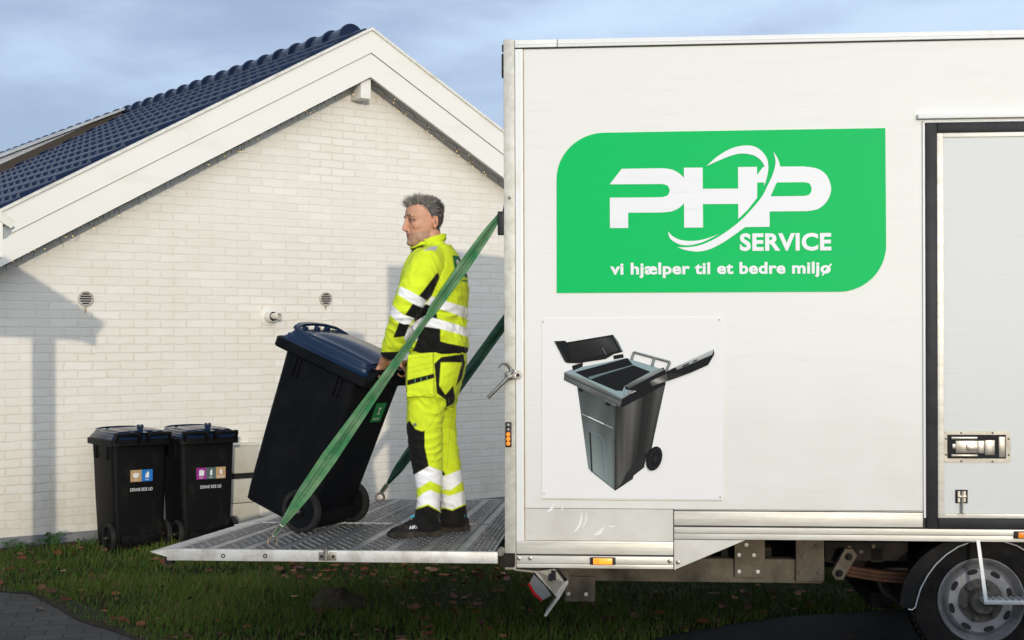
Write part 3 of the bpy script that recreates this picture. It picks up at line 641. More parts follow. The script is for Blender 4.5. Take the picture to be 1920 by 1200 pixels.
# rear latch
b = MB()
P = lambda px, py, y=-.03: T3(px, py, y)
b.lathe([(.026, 0), (.026, .014), (.013, .018), (.013, .03), (0, .031)], P(956, 703, -.006), (0, -1, 0), 18)
b.tube([P(954, 706), P(946, 714), P(936, 724), P(914, 746)], [.012, .012, .010, .009], 10)
b.tube([P(957, 699), P(957, 690), P(950, 682), P(941, 682), P(934, 690)], [.008, .008, .007, .006, .005], 8)
b.tube([P(957, 703), P(963, 694), P(966, 702)], .008, 8); b.lathe([(.022, 0), (.022, .005), (0, .006)], P(971, 703, -.010), (0, -1, 0), 16); b.box(P(958, 711, -.03), P(968, 694, -.011), bev=.003)
b.build('rear_latch', M['chrome'], truck)
b = MB(); b.lathe([(.008, 0), (.008, .004), (0, .004)], P(971, 703.5, -.0165), (0, -1, 0), 12); b.build('latch_bush', M['rubber'], truck)
# black stop block where the strap runs
a, c = T3(934, 440), T3(946, 396); b = MB(); b.box((a.x, .0, a.z), (xpl-.0005, .05, c.z), bev=.004); b.tube([(xpl-.006, .02, c.z), (xpl+.0, .02, c.z+.03)], .004, 6); b.build('buffer', M['rubber'], truck)
# ---- sign and its lettering
sx, sz = lambda x: 1020+x/2.866, lambda y: 220+y/2.866
def sp(pts, y): return [T3(sx(x), sz(y_), y) for x, y_ in pts]
def arc_pts(cx, cy, rx, ry, a0, a1, n=14): return [(cx+rx*math.cos(math.radians(a0+(a1-a0)*k/n)), cy-ry*math.sin(math.radians(a0+(a1-a0)*k/n))) for k in range(n+1)]
out = [(70, 945), (73, 340)]+arc_pts(333, 335, 260, 250, 180, 90)+[(1841, 69), (1842, 690)]+arc_pts(1590, 695, 252, 252, 0, -90)
b = MB(); b.prism(sp(out, -.0042), (0, .0036, 0)); sign = b.build('sign', M['greenfilm'], truck)
def curve(pts, n=6):
    """Catmull-Rom through the points"""
    r = []
    for i in range(len(pts)-1):
        p0 = pts[max(i-1, 0)]; p1 = pts[i]; p2 = pts[i+1]; p3 = pts[min(i+2, len(pts)-1)]
        for k in range(n):
            t = k/n; r.append(tuple(0.5*((2*p1[j])+(-p0[j]+p2[j])*t+(2*p0[j]-5*p1[j]+4*p2[j]-p3[j])*t*t+(-p0[j]+3*p1[j]-3*p2[j]+p3[j])*t**3) for j in (0, 1)))
    r.append(pts[-1]); return r
lt = MB(); yw = -.0062
def fl_(mb, pts, y=yw): mb.flat(sp(pts, y))
Pp = [(358, 363), (423, 280)]+curve([(640, 278), (690, 285), (730, 305), (757, 330)])+curve([(757, 467), (730, 492), (690, 510), (640, 516)])+[(456, 516), (456, 598), (358, 598), (358, 435)]+curve([(640, 434), (668, 424), (680, 398), (668, 372), (640, 363)])
fl_(lt, Pp); fl_(lt, [(757, 276), (858, 276), (858, 390), (1048, 390), (1048, 274), (1150, 274), (1150, 440), (1100, 503), (1048, 553), (1048, 472), (858, 472), (858, 598), (757, 598)])
fl_(lt, [(1150, 318), (1182, 275), (1197, 275), (1200, 300), (1196, 358), (1150, 358)])
fl_(lt, curve([(878, 268), (940, 215), (1010, 175), (1070, 160), (1120, 160), (1165, 180), (1200, 222), (1211, 270), (1205, 322), (1187, 378)])+curve([(1192, 330), (1194, 290), (1180, 250), (1145, 218), (1095, 203), (1040, 205), (970, 228), (885, 265)]), yw-.0008)
fl_(lt, curve([(670, 618), (690, 640), (730, 662), (790, 670), (860, 662), (945, 634)])+curve([(900, 656), (850, 678), (790, 692), (740, 690), (700, 672), (678, 650), (671, 622)]))
p2 = curve([(1240, 195), (1250, 250), (1236, 310), (1208, 372), (1165, 448), (1060, 562), (945, 646), (850, 690), (780, 703), (720, 703)])+curve([(760, 718), (830, 727), (900, 712), (980, 670), (1085, 597)])
p2 += [(1216, 596), (1216, 514)]+curve([(1420, 513), (1480, 500), (1525, 460), (1547, 405), (1540, 355), (1515, 312), (1470, 284), (1400, 273)])+[(1276, 273)]+curve([(1274, 270), (1264, 235), (1242, 197)])
fl_(lt, p2)
lt.build('lettering', M['whitefilm'], sign)
ct = MB(); fl_(ct, [(1222, 432), (1256, 358)]+curve([(1405, 357), (1432, 366), (1443, 395), (1432, 422), (1405, 431)]), yw-.0012); ct.build('letter_counter', M['greenfilm'], sign)

def text_into(mb, s, place, bold=0.02, m=0, space=1.0):
    """text as flat faces; place(u, w) maps the 0..1 box to 3D"""
    cu = bpy.data.curves.new('txt', 'FONT'); cu.body = s; cu.offset = bold; cu.space_character = space; cu.resolution_u = 4; ob = bpy.data.objects.new('txt', cu); COL.objects.link(ob)
    bpy.context.view_layer.update(); me = bpy.data.meshes.new_from_object(ob.evaluated_get(bpy.context.evaluated_depsgraph_get()))
    bpy.data.objects.remove(ob); bpy.data.curves.remove(cu)
    xs_ = [v.co.x for v in me.vertices]; ys_ = [v.co.y for v in me.vertices]; xa, xb, ya, yb = min(xs_), max(xs_), min(ys_), max(ys_)
    mb.add([place((v.co.x-xa)/(xb-xa), (v.co.y-ya)/(yb-ya)) for v in me.vertices], [tuple(p.vertices) for p in me.polygons], m); bpy.data.meshes.remove(me)
def sign_text(s, x0, x1, y0, y1, bold, name, space):
    b = MB(); text_into(b, s, lambda u, w: T3(sx(x0+(x1-x0)*u), sz(y1+(y0-y1)*w), yw), bold, 0, space)
    return b
sign_text('SERVICE', 1055, 1547, 630, 726, .036, 'service_text', 1.06).build('service_text', M['whitefilm'], sign)
b = sign_text('vi hjælper til et bedre miljo', 358, 1543, 785, 869, .032, 'slogan_text', 1.05)
fl_(b, [(1494, 856), (1500, 862), (1550, 800), (1544, 794)], yw-.0006)
isl = sorted(b.islands(), key=lambda q: min(p.x for p in q.v)); words = []
for q in isl:
    if words and min(p.x for p in q.v) < max(p.x for p in words[-1].v)+.016: words[-1].add(q.v, q.f)
    else: words.append(MB()); words[-1].add(q.v, q.f)
for wd in words: wd.build('slogan_word', M['whitefilm'], sign)
# ---- poster with the printed open bin
b = MB(); b.prism([T3(1014.5, 934, -.004), T3(1016, 597.5, -.004), T3(1355, 597.5, -.004), T3(1354.5, 939, -.004)], (0, .0035, 0)); poster = b.build('poster', M['poster'], truck)
b = MB()
for px, py in ((1019, 604), (1349, 602), (1018.5, 926), (1348.5, 934)): q = T3(px, py); b.lathe([(.004, 0), (.004, .003), (0, .003)], (q.x, -.004, q.z), (0, -1, 0), 8)
for (xa, ya, xb, yb) in ((1014, 936, 1200, 939.5), (1200, 939.5, 1352, 941)):
    b.add([T3(xa, ya, -.0006), T3(xb, yb, -.0006), T3(xb, yb+1.2, -.0006), T3(xa, ya+1.0, -.0006)], [(0, 1, 2, 3)])
b.build('rivet', M['rustline'], poster, split=True)
PC = [(.006, .007, .009), (.085, .108, .104), (.020, .020, .021), (.105, .088, .079), (.24, .32, .34), (.12, .165, .18), (.7, .7, .72), (.05, .063, .063), (.28, .22, .18)]
qv, qf, qc = [], [], []; lay = [0]
def pq(pts, c, keep=False):
    """one printed patch; c is a tone index or one colour per corner"""
    if not keep: lay[0] += 1
    y = -.0048-.0003*lay[0]; P = [T3(1000+x/3.242, 580+yy/3.242, y) for x, yy in pts]; o = len(qv); qv.extend(P); qf.extend([tuple(i+o for i in t) for t in tessellate_polygon([P])]); qc.extend([PC[c]]*len(P) if isinstance(c, int) else c)
def pl(p, q, w, mi):
    dx, dy = q[0]-p[0], q[1]-p[1]; l = math.hypot(dx, dy); nx, ny = -dy/l*w/2, dx/l*w/2; pq([(p[0]+nx, p[1]+ny), (q[0]+nx, q[1]+ny), (q[0]-nx, q[1]-ny), (p[0]-nx, p[1]-ny)], mi)
def pgrad(A, B, cols):
    """blend across between edge A (two points) and edge B: cols are (position, tone at the top, tone at the bottom)"""
    lp_ = lambda p, q, t: (p[0]+(q[0]-p[0])*t, p[1]+(q[1]-p[1])*t); lay[0] += 1
    for (t0, a0, b0), (t1, a1, b1) in zip(cols[:-1], cols[1:]):
        pq([lp_(A[0], B[0], t0), lp_(A[0], B[0], t1), lp_(A[1], B[1], t1), lp_(A[1], B[1], t0)], [a0, a1, b1, b0], True)
g2 = lambda v: (v*1.15, v*1.42, v*1.38)
g_ = lambda v, w=0.0: (v*(1-.10*w+.05), v*(1.10-.18*w), v*(1.08-.25*w))
pq([(265, 470), (500, 590), (545, 600), (492, 1106), (360, 1000), (330, 968)], 1)
pgrad([(266, 471), (300, 720)], [(500, 592), (496, 800)], [(0, g2(.050), g2(.070)), (.3, g2(.038), g2(.095)), (.6, g2(.055), g2(.062)), (.9, g2(.040), g2(.075)), (1, g2(.020), g2(.030))])
pgrad([(300, 720), (333, 968)], [(496, 800), (492, 1102)], [(0, g2(.070), g2(.17)), (.3, g2(.095), g2(.19)), (.6, g2(.062), g2(.16)), (.88, g2(.075), g2(.14)), (1, g2(.022), g2(.05))])
pq([(498, 590), (545, 595), (803, 455), (715, 850), (680, 900), (670, 965), (605, 1015), (600, 1035), (490, 1108)], 2)
pgrad([(500, 592), (492, 1104)], [(800, 462), (716, 850)], [(0, g_(.012), g_(.015)), (.10, g_(.020), g_(.10, 1)), (.22, g_(.085, 1), g_(.085, 1)), (.36, g_(.120, 1), g_(.060, 1)), (.46, g_(.060, 1), g_(.018)), (.58, g_(.014), g_(.012)), (.74, g_(.020), g_(.016)), (.88, g_(.075, 1), g_(.040, 1)), (1, g_(.045), g_(.02))])
pq([(716, 850), (680, 900), (670, 965), (605, 1015), (600, 1035), (520, 1088), (560, 1000), (650, 900)], 2)
pq([(530, 545), (800, 420), (803, 462), (545, 597), (525, 600)], 0)
pgrad([(187, 384), (185, 432)], [(545, 520), (525, 600)], [(0, g_(.10), g_(.05)), (.4, g_(.19), g_(.09)), (.7, g_(.12), g_(.06)), (1, g_(.20), g_(.05))])
pq([(187, 395), (535, 553), (531, 566), (186, 408)], 7)
pgrad([(187, 384), (245, 362)], [(545, 545), (800, 380)], [(0, g_(.22), g_(.16)), (.5, g_(.14), g_(.30)), (1, g_(.20), g_(.26))])
pq([(187, 384), (245, 362), (560, 300), (800, 380), (560, 515), (540, 545), (300, 420)], 4)
pq([(252, 384), (570, 300), (712, 385), (552, 470), (540, 500), (500, 498), (330, 425)], 0)
pq([(330, 415), (600, 342), (645, 334), (410, 405), (345, 430)], 5); pq([(575, 304), (735, 352), (770, 368), (712, 385), (605, 342)], 4)
pq([(235, 345), (300, 325), (300, 350), (240, 375)], 0); pq([(485, 285), (545, 275), (550, 297), (490, 308)], 0)
pq([(127, 195), (190, 192), (205, 202), (485, 157), (515, 200), (545, 262), (490, 275), (440, 305), (270, 330), (205, 328), (190, 318)], 0)
pgrad([(215, 210), (230, 320)], [(475, 170), (520, 255)], [(0, g_(.012), g_(.010)), (.5, g_(.022), g_(.012)), (.8, g_(.045), g_(.02)), (1, g_(.02), g_(.03))])
pq([(127, 195), (140, 196), (205, 315), (195, 320)], 2); pl((418, 235), (445, 280), 4, 5); pl((488, 165), (540, 262), 5, 5)
for p, q in (((597, 310), (612, 265)), ((610, 264), (832, 326)), ((830, 326), (808, 380)), ((736, 300), (722, 350))): pl(p, q, 15, 3); pl((p[0]+1, p[1]-4), (q[0]+1, q[1]-4), 6, 4)
pq([(555, 468), (790, 358), (805, 385), (860, 358), (1096, 250), (1100, 280), (1062, 345), (960, 390), (900, 412), (820, 440), (700, 472), (650, 502), (560, 492)], 0)
pgrad([(860, 357), (875, 374)], [(1096, 250), (1088, 282)], [(0, g_(.30), g_(.12)), (.4, g_(.38), g_(.22)), (1, g_(.42), g_(.30))])
pgrad([(555, 468), (580, 485)], [(776, 361), (795, 372)], [(0, g_(.10), g_(.05)), (.5, g_(.24), g_(.10)), (1, g_(.14), g_(.20))])
pgrad([(705, 445), (720, 472)], [(812, 396), (820, 436)], [(0, g_(.06, 1), g_(.04)), (.3, g_(.40, 1), g_(.12, 1)), (.6, g_(.10, 1), g_(.30, 1)), (1, g_(.05), g_(.04))])
pq([(820, 395), (900, 398), (915, 404), (822, 436)], 2)
pq([(553, 490), (566, 490), (568, 525), (553, 528)], 4); pl((905, 355), (945, 335), 9, 0); pl((970, 325), (995, 313), 7, 0)
ell = lambda cx, cy, rx, ry, rot: [(cx+rx*math.cos(t)*math.cos(rot)-ry*math.sin(t)*math.sin(rot), cy+rx*math.cos(t)*math.sin(rot)+ry*math.sin(t)*math.cos(rot)) for t in [2*math.pi*k/28 for k in range(28)]]
pq(ell(731, 912, 46, 76, .30), 0); pq(ell(737, 912, 34, 62, .30), 2); pq(ell(738, 912, 30, 56, .30), 0); pq(ell(738, 912, 10, 18, .3), 2); pq([(680, 880), (690, 880), (690, 940), (680, 930)], 0)
pl((342, 748), (352, 992), 7, 0); pl((345, 748), (400, 770), 2, 4); pl((400, 770), (422, 810), 2, 4); pl((422, 810), (437, 1040), 2, 4); pl((292, 638), (480, 726), 2, 6); pl((330, 655), (425, 700), 6, 6)
pl((275, 485), (300, 500), 12, 0); pl((440, 572), (465, 586), 14, 0)
def print_material():
    N = NT('printed_photo'); a = N.n('ShaderNodeAttribute', attribute_name='paint'); N.l(a.outputs['Color'], N.P.inputs['Base Color']); N.P.inputs['Roughness'].default_value = 0.5; N.P.inputs['Specular IOR Level'].default_value = 0.08; return N.m
pme = bpy.data.meshes.new('printed_bin'); pme.from_pydata([tuple(p) for p in qv], [], qf); pa = pme.color_attributes.new('paint', 'FLOAT_COLOR', 'POINT'); pa.data.foreach_set('color', np.c_[np.array(qc), np.ones(len(qc))].astype(np.float32).ravel()); pme.materials.append(print_material()); obj('printed_bin', pme, poster)
# ---- scuffs on the lower panels (dried swipes through the dirt)
b = MB(); rs = random.Random(11)
def swipe(px, py, ang, ln, w):
    n = 7; pts = []
    for k in range(n):
        t = k/(n-1); a = ang+0.5*t; pts.append((px+ln*t*math.cos(a), py-ln*t*math.sin(a), w*math.sin(math.pi*(0.08+0.9*t))))
    up = [T3(x-hw_*.5, y-hw_*.5, -.0066) for x, y, hw_ in pts]; dn = [T3(x+hw_*.5, y+hw_*.5, -.0066) for x, y, hw_ in reversed(pts)]; b.flat(up+dn)
for s_ in ((1025, 960, .5, 22, 4), (1050, 958, .9, 15, 2), (1075, 998, .75, 42, 4), (1090, 990, .9, 34, 2.5), (1112, 1004, .2, 24, 5), (1135, 985, -.6, 18, 3)): swipe(*s_)
b.build('scuff', M['whitetrim'], truck)
# ---- under the body: sub-frame, plates, suspension
b = MB(); y0 = .22
def pbox(px0, py0, px1, py1, ya, yb, mb=None, bev=.002):
    a = tp(px0, py1, ya); c = tp(px1, py0, ya); (mb or b).box((a[0], ya, a[1]), (c[0], yb, c[1]), 0, bev)
pbox(1000, 1053, 1540, 1088, y0, y0+.10); bm_ = b.build('lift_frame', M['chassis'], truck)
for (a_, b_, c_, d_) in ((1375, 1012, 1432, 1084.5), (1490, 1012, 1543, 1092), (1056, 1082, 1113, 1128)):
    b = MB(); pbox(a_, b_, c_, d_, y0-.022, y0-.002); pb = b.build('mounting_plate', M['chassis'], truck); b = MB()
    pts = ((1397, 1024), (1383, 1043), (1411, 1043.5), (1383, 1074), (1418, 1074.5)) if a_ == 1375 else ((1530, 1025), (1504, 1047), (1498, 1077), (1534, 1077.5)) if a_ == 1490 else ((1063, 1114), (1096, 1115))
    for k, (px, py) in enumerate(pts): q = T3(px, py, y0-.022); b.lathe([(.011, 0), (.011, .008), (.006, .009), (0, .012)], q, (0, -1, 0), 6)
    b.build('bolt', M['galv'] if a_ < 1490 else M['chassis'], pb, split=True)
b = MB(); pbox(1000, 1015, 1720, 1058, .62, .70); pbox(1700, 1015, 2200, 1058, .62, .70); pbox(1000, 1015, 2300, 1058, 1.5, 1.58, bev=.002)
for k in range(6):
    px = 1280+k*70; pbox(px, 1030, px+24, 1058, .30, .62)
pbox(1545, 1022, 1700, 1054, .30, .36); b.build('chassis_rail', M['chassis_dark'], truck)
b = MB()
for px, py in ((1470, 1027), (1470, 1045), (1436, 1050), (1590, 1030), (1612, 1038), (1635, 1028)): q = T3(px, py, .30); b.lathe([(.010, 0), (.010, .004), (0, .004)], (q.x, .296 if px > 1545 else .618, q.z), (0, -1, 0), 10)
b.build('frame_bolt', M['chassis'], truck, split=True)
b = MB()
ya = .20; A = T3(1589, 1047, ya); Bq = T3(1571, 1078, ya); d = (Bq-A).normalized(); nrm = Vector((d.z, 0, -d.x))
b.prism([A+nrm*.034-d*.025, A-d*.042, A-nrm*.034-d*.025, Bq-nrm*.032+d*.02, Bq+d*.036, Bq+nrm*.032+d*.02], (0, .05, 0)); sh = b.build('spring_shackle', M['chassis'], truck)
b = MB()
for q in (A, Bq): b.lathe([(.018, 0), (.018, .012), (.010, .013), (.010, .03), (0, .03)], q, (0, -1, 0), 10)
b.build('pin', M['chassis_dark'], sh, split=True)
b = MB()
for k in range(3):
    pts = [T3(1585+t*32, 1064+6*math.sin(t*.6)+k*7+t*2.6, .26) for t in range(10-k)]
    for p, q in zip(pts[:-1], pts[1:]): b.prism([p, q, q-Vector((0, 0, .016)), p-Vector((0, 0, .016))], (0, .07, 0))
b.build('leaf_spring', M['spring'], truck)
b = MB(); b.tube([T3(1650, 1080, .4), T3(1660, 1110, .4), T3(1664, 1135, .4)], .03, 10); b.tube([T3(1640, 1085, .3), T3(1652, 1112, .3), T3(1690, 1140, .3)], .012, 8); b.box((tp(1640, 1180, .35)[0], .5, .28), (tp(1640, 1180, .35)[0]+.1, 1.7, .36)); b.build('damper', M['chassis_dark'], truck)
b = MB(); b.tube([(tp(1840, 1134, .1)[0], .3, tp(1840, 1134, .1)[1]), (tp(1840, 1134, .1)[0], TW-.3, tp(1840, 1134, .1)[1])], .06, 12); b.build('axle', M['chassis_dark'], truck)
# tail lamp on its bent white bracket
def bracket(yv, k):
    s_ = 1 if k == 0 else 1
    b = MB(); tl = [(962, 1070), (1000, 1074), (1041, 1120), (1017, 1155), (1021, 1157), (1046, 1123), (1063, 1094), (1062, 1088), (1043, 1066), (1038, 1067), (1055, 1092), (1037, 1116), (1004, 1071), (962, 1066.5)]
    pts = [(x, yv, z) for x, z in (tp(px, py, .06) for px, py in tl)]; b.prism(pts, (0, .16, 0)); br = b.build('lamp_bracket', M['bracket'], truck)
    b = MB(); q = [(998, 1078), (1018, 1098), (1031, 1117), (1014, 1127), (999, 1112), (990, 1094)]; b.prism([(x, yv+.01, z) for x, z in (tp(px, py, .06) for px, py in q)], (0, .13, 0)); b.build('lamp_housing', M['lampgrey'], br)
    b = MB(); q = [(990, 1093), (1000, 1111), (1015, 1126.5), (1010, 1127), (996, 1115), (987, 1097)]; b.prism([(x, yv+.008, z) for x, z in (tp(px, py, .06) for px, py in q)], (0, .134, 0)); b.build('lens', M['redlens'], br)
    b = MB(); b.tube([(x, yv-.004, z) for x, z in (tp(px, py, .06) for px, py in ((1036, 1070), (1034, 1080), (1028, 1088)))], .012, 8); b.box(*[Vector((tp(px, py, .06)[0], yy, tp(px, py, .06)[1])) for px, py, yy in ((1026, 1088, yv-.006), (1040, 1076, yv+.02))], bev=.002); b.build('cable_gland', M['rubber'], br)
bracket(.06, 0); bracket(TW-.22, 1)
# ---- wheels
WX, WZ = tp(1840, 1134, .07); WR = 0.345
def wheel(yc, sgn, parent):
    rt = Matrix.Translation((WX, yc, WZ)); b = MB(); ax = (0, -sgn, 0); c = (WX, yc, WZ)
    b.lathe([(.205, -.085), (.225, -.10), (.285, -.112), (.325, -.10), (.342, -.075), (WR, -.05), (WR, .05), (.342, .075), (.325, .10), (.285, .112), (.225, .10), (.205, .085)], c, ax, 72)
    for k in range(64):
        a = 2*math.pi*k/64
        for off in (-.085, .085):
            u = Vector((math.cos(a), 0, math.sin(a))); t = Vector((-math.sin(a), 0, math.cos(a))); p = Vector(c)+u*.334+Vector((0, off, 0))
            b.add([p+t*.008-u*.02, p-t*.008-u*.02, p-t*.008+u*.008+Vector((0, off*.06, 0)), p+t*.008+u*.008+Vector((0, off*.06, 0)), p+t*.008-Vector((0, off*.5, 0))+u*.010, p-t*.008-Vector((0, off*.5, 0))+u*.010], [(0, 1, 2, 3), (3, 2, 5, 4)])
    ty = b.build('tyre', M['tyre'], parent)
    b = MB(); b.lathe([(.206, .086), (.212, .100), (.205, .106), (.196, .098), (.186, .060), (.176, .050), (.168, .072), (.155, .086), (.100, .084), (.092, .060), (0, .060)], c, ax, 64); b.lathe([(.205, -.085), (.18, -.05), (.18, .05)], c, ax, 48)
    rm = b.build('rim', M['rim'], parent)
    b = MB()
    for k in range(8):
        a = 2*math.pi*(k+.35)/8; pts = []
        for j in range(16):
            t = 2*math.pi*j/16; ra = .145+.013*math.sin(t); aa = a+.20*math.cos(t)*(abs(math.cos(t))**-.3 if abs(math.cos(t)) > .01 else 1)*.9
            pts.append(Vector(c)+Vector((math.cos(aa)*ra, -sgn*(.0868+.0006), math.sin(aa)*ra)))
        b.flat(pts)
    b.build('slot', M['hole'], rm, split=True)
    b = MB(); b.lathe([(.108, .085), (.108, .091), (.066, .096), (.060, .150), (.052, .158), (0, .158)], c, ax, 40); hb = b.build('hub', M['hub'], parent); b = MB()
    for k in range(6):
        a = 2*math.pi*(k+.2)/6; p = Vector(c)+Vector((math.cos(a)*.088, -sgn*.093, math.sin(a)*.088)); b.lathe([(.021, 0), (.021, .006), (.016, .007), (.016, .024), (.011, .025), (.011, .036), (0, .036)], p, ax, 6)
    b.build('nut', M['hub'], hb, split=True)
def wheel_part(yc, sgn):
    o = bpy.data.objects.new('wheel', None); COL.objects.link(o); o.parent = truck; WORLD[o] = WORLD[truck]; wheel(yc, sgn, o)
wheel_part(.20, 1); wheel_part(TW-.20, -1)
# mudguard
b = MB(); arcp = [(1700, 1147), (1708, 1148), (1714, 1143), (1717, 1130), (1724, 1108), (1737, 1084), (1752, 1064), (1772, 1045), (1795, 1030), (1818, 1021.5), (1850, 1018), (1880, 1021), (1905, 1029), (1930, 1044), (1950, 1064), (1965, 1090)]
outp = [(1684, 1140), (1686, 1120), (1692, 1096), (1704, 1074), (1722, 1052), (1742, 1036), (1764, 1024), (1790, 1014), (1820, 1008), (1850, 1006), (1884, 1009), (1915, 1018), (1945, 1036), (1970, 1062)]
A3 = [T3(px, py, .07) for px, py in arcp]
rings = []
for p in A3:
    q = p+Vector((0, .30, 0)); rings.append([p, q])
vs = [p for r in rings for p in r]; b.add(vs, [(2*i, 2*i+1, 2*i+3, 2*i+2) for i in range(len(A3)-1)], 0, True)
O3 = [T3(px, py, .12) for px, py in outp]
b.prism([T3(px, py, .085) for px, py in arcp[1:]]+[T3(px, py, .085) for px, py in reversed(outp)], (0, .01, 0)); mg = b.build('mudguard', M['mudguard'], truck)
b = MB(); b.tube([p+Vector((0, .004, 0)) for p in A3], .0034, 8); b.build('edge_trim', M['zinc'], mg)
# folding step under the door
b = MB(); s0, s1, s2 = T3(1831, 1012, -.01), T3(1847.5, 1134, -.05), T3(1960, 1131, -.05)
b.prism([s0+Vector((-.008, 0, 0)), s0+Vector((.008, 0, 0)), s1+Vector((.006, 0, .0)), s1+Vector((-.012, 0, .0))], (0, .012, 0)); b.box((s1.x-.012, -.05, s1.z-.012), (s2.x+.3, .05, s1.z+.008), bev=.002)
for k in range(16): b.box((s1.x+.01+k*.03, -.048, s1.z+.0085), (s1.x+.022+k*.03, .048, s1.z+.013))
b.prism([s0+Vector((.62, 0, 0)), s0+Vector((.636, 0, 0)), s1+Vector((.636, 0, 0)), s1+Vector((.62, 0, 0))], (0, .012, 0)); b.build('step', M['zinc'], truck)

# ================================================================= TAIL LIFT (part of the truck)
ZP = CAMH-1.036
def dk(px, py, z=ZP): q = TI @ on_plane(px, py, Vector((0, 0, z)), Vector((0, 0, 1))); return Vector((q.x, q.y, z))
lift = bpy.data.objects.new('tail_lift', None); COL.objects.link(lift); lift.parent = truck; WORLD[lift] = WORLD[truck]
e_nl, e_nr = dk(318, 1025.5), dk(938, 1031); e_fl, e_fr = dk(474, 983), Vector((-.01, 0, ZP)); ymid = (dk(474, 982).y+dk(940, 980).y)/2; yfar = dk(800, 936.5).y; yn = min(e_nl.y, e_nr.y)
XL = e_nl.x; XR = -.045; lean = (e_fl.x-e_nl.x)/max(.1, e_fl.y-e_nl.y)*0.75
print('deck', e_nl, e_nr, 'mid', ymid, 'far', yfar, 'lean', lean)
sk = lambda x, y: x+lean*(y-yn)*max(0.0, min(1.0, (x-XR)/(XL-XR)))       # boards splay slightly towards the tip
def deck(y0, y1, name_off):
    b = MB(); n = 9; rows = []; gr = MB(); xs_ = [XL+(XR-XL)*k/n for k in range(n+1)]
    b.prism([(sk(XL, y0), y0, ZP-.045), (XR, y0, ZP-.045), (XR, y1, ZP-.045), (sk(XL, y1), y1, ZP-.045)], (0, 0, .043))
    for k in range(n):
        xa, xb = xs_[k]+.0012, xs_[k+1]-.0012
        b.prism([(sk(xa, y0), y0, ZP-.0018), (sk(xb, y0), y0, ZP-.0018), (sk(xb, y1), y1, ZP-.0018), (sk(xa, y1), y1, ZP-.0018)], (0, 0, .0018))
        dots = MB(); w = xb-xa; gr.prism([(sk(xa+w*.21, y0), y0+.004, ZP+.0002), (sk(xa+w*.945, y0), y0+.004, ZP+.0002), (sk(xa+w*.945, y1), y1-.004, ZP+.0002), (sk(xa+w*.21, y1), y1-.004, ZP+.0002)], (0, 0, .0009))
        for r in range(5):
            x = xa+w*(.30+.14*r); yy = y0+.03+(.040 if r % 2 else 0)
            while yy < y1-.02:
                X = sk(x, yy); h = .0075; rr = .0105; ry = .019
                dots.add([(X-rr, yy, ZP+.0002), (X, yy-ry, ZP+.0002), (X+rr, yy, ZP+.0002), (X, yy+ry, ZP+.0002), (X-.003, yy, ZP+h+.001), (X, yy-.004, ZP+h), (X+.004, yy, ZP+h), (X, yy+.004, ZP+h)], [(0, 1, 5, 4), (1, 2, 6, 5), (2, 3, 7, 6), (3, 0, 4, 7), (4, 5, 6, 7)]); yy += .080
        rows.append(dots)
    o = b.build('deck', M['alu_deck'], lift); [d_.build('tread_studs', M['stud'], o) for d_ in rows]; gr.build('tread_strip', M['deck_grime'], o, split=True)
    st_ = MB()
    for xk in (XL+.05+(XR-XL)*.42, XL+(XR-XL)*.86): st_.prism([(sk(xk, y0), y0+.003, ZP+.0002), (sk(xk+.035, y0), y0+.003, ZP+.0002), (sk(xk+.035, y1), y1-.003, ZP+.0002), (sk(xk, y1), y1-.003, ZP+.0002)], (0, 0, .0055))
    st_.build('deck_strip', M['alu_dark'], o, split=True)
deck(yn+.002, ymid-.012, 0); deck(ymid+.012, yfar, 1)
# front side rail, rear rail and centre rail
zb0 = (TI @ on_plane(600, 1050, TM @ Vector((0, yn, 0)), TN)).z
b = MB(); b.box((XL-.012, yn-.028, zb0), (XR+.02, yn+.0, ZP+.004), bev=.004); b.box((XL, yfar+.001, zb0), (XR, yfar+.025, ZP+.004), bev=.004); b.build('side_rail', M['alu_side'], lift, split=True)
b = MB(); b.box((sk(XL, ymid), ymid-.011, ZP-.05), (XR, ymid+.011, ZP-.0005)); b.box((sk(XL, ymid)+.04, ymid+.0115, ZP-.02), (XR, ymid+.015, ZP+.006)); b.build('centre_rail', M['alu_deck'], lift)
b = MB()
for (px, py) in ((416, 1039), (495, 1040)):
    q = TI @ on_plane(px, py, TM @ Vector((0, yn-.029, 0)), TN); b.lathe([(.011, 0), (.011, .002), (.006, .002), (.006, .0005)], (q.x, yn-.0285, q.z), (0, -1, 0), 12); 
b.build('rail_hole', M['hole'], lift, split=True)
q = TI @ on_plane(612, 1041, TM @ Vector((0, yn-.029, 0)), TN); b = MB(); b.box((q.x-.044, yn-.034, q.z-.020), (q.x+.044, yn-.0285, q.z+.020), bev=.002); b.tube([(q.x-.005, yn-.045, q.z+.036), (q.x-.005, yn-.045, q.z-.015)], .010, 10); b.box((q.x-.018, yn-.047, q.z-.004), (q.x+.010, yn-.034, q.z+.030), bev=.003); cl = b.build('side_catch', M['steelplate'], lift)
b = MB()
for dx in (-.029, .029): b.lathe([(.008, 0), (.008, .004), (0, .005)], (q.x+dx, yn-.034, q.z), (0, -1, 0), 10)
b.build('screw', M['rubber'], cl, split=True)
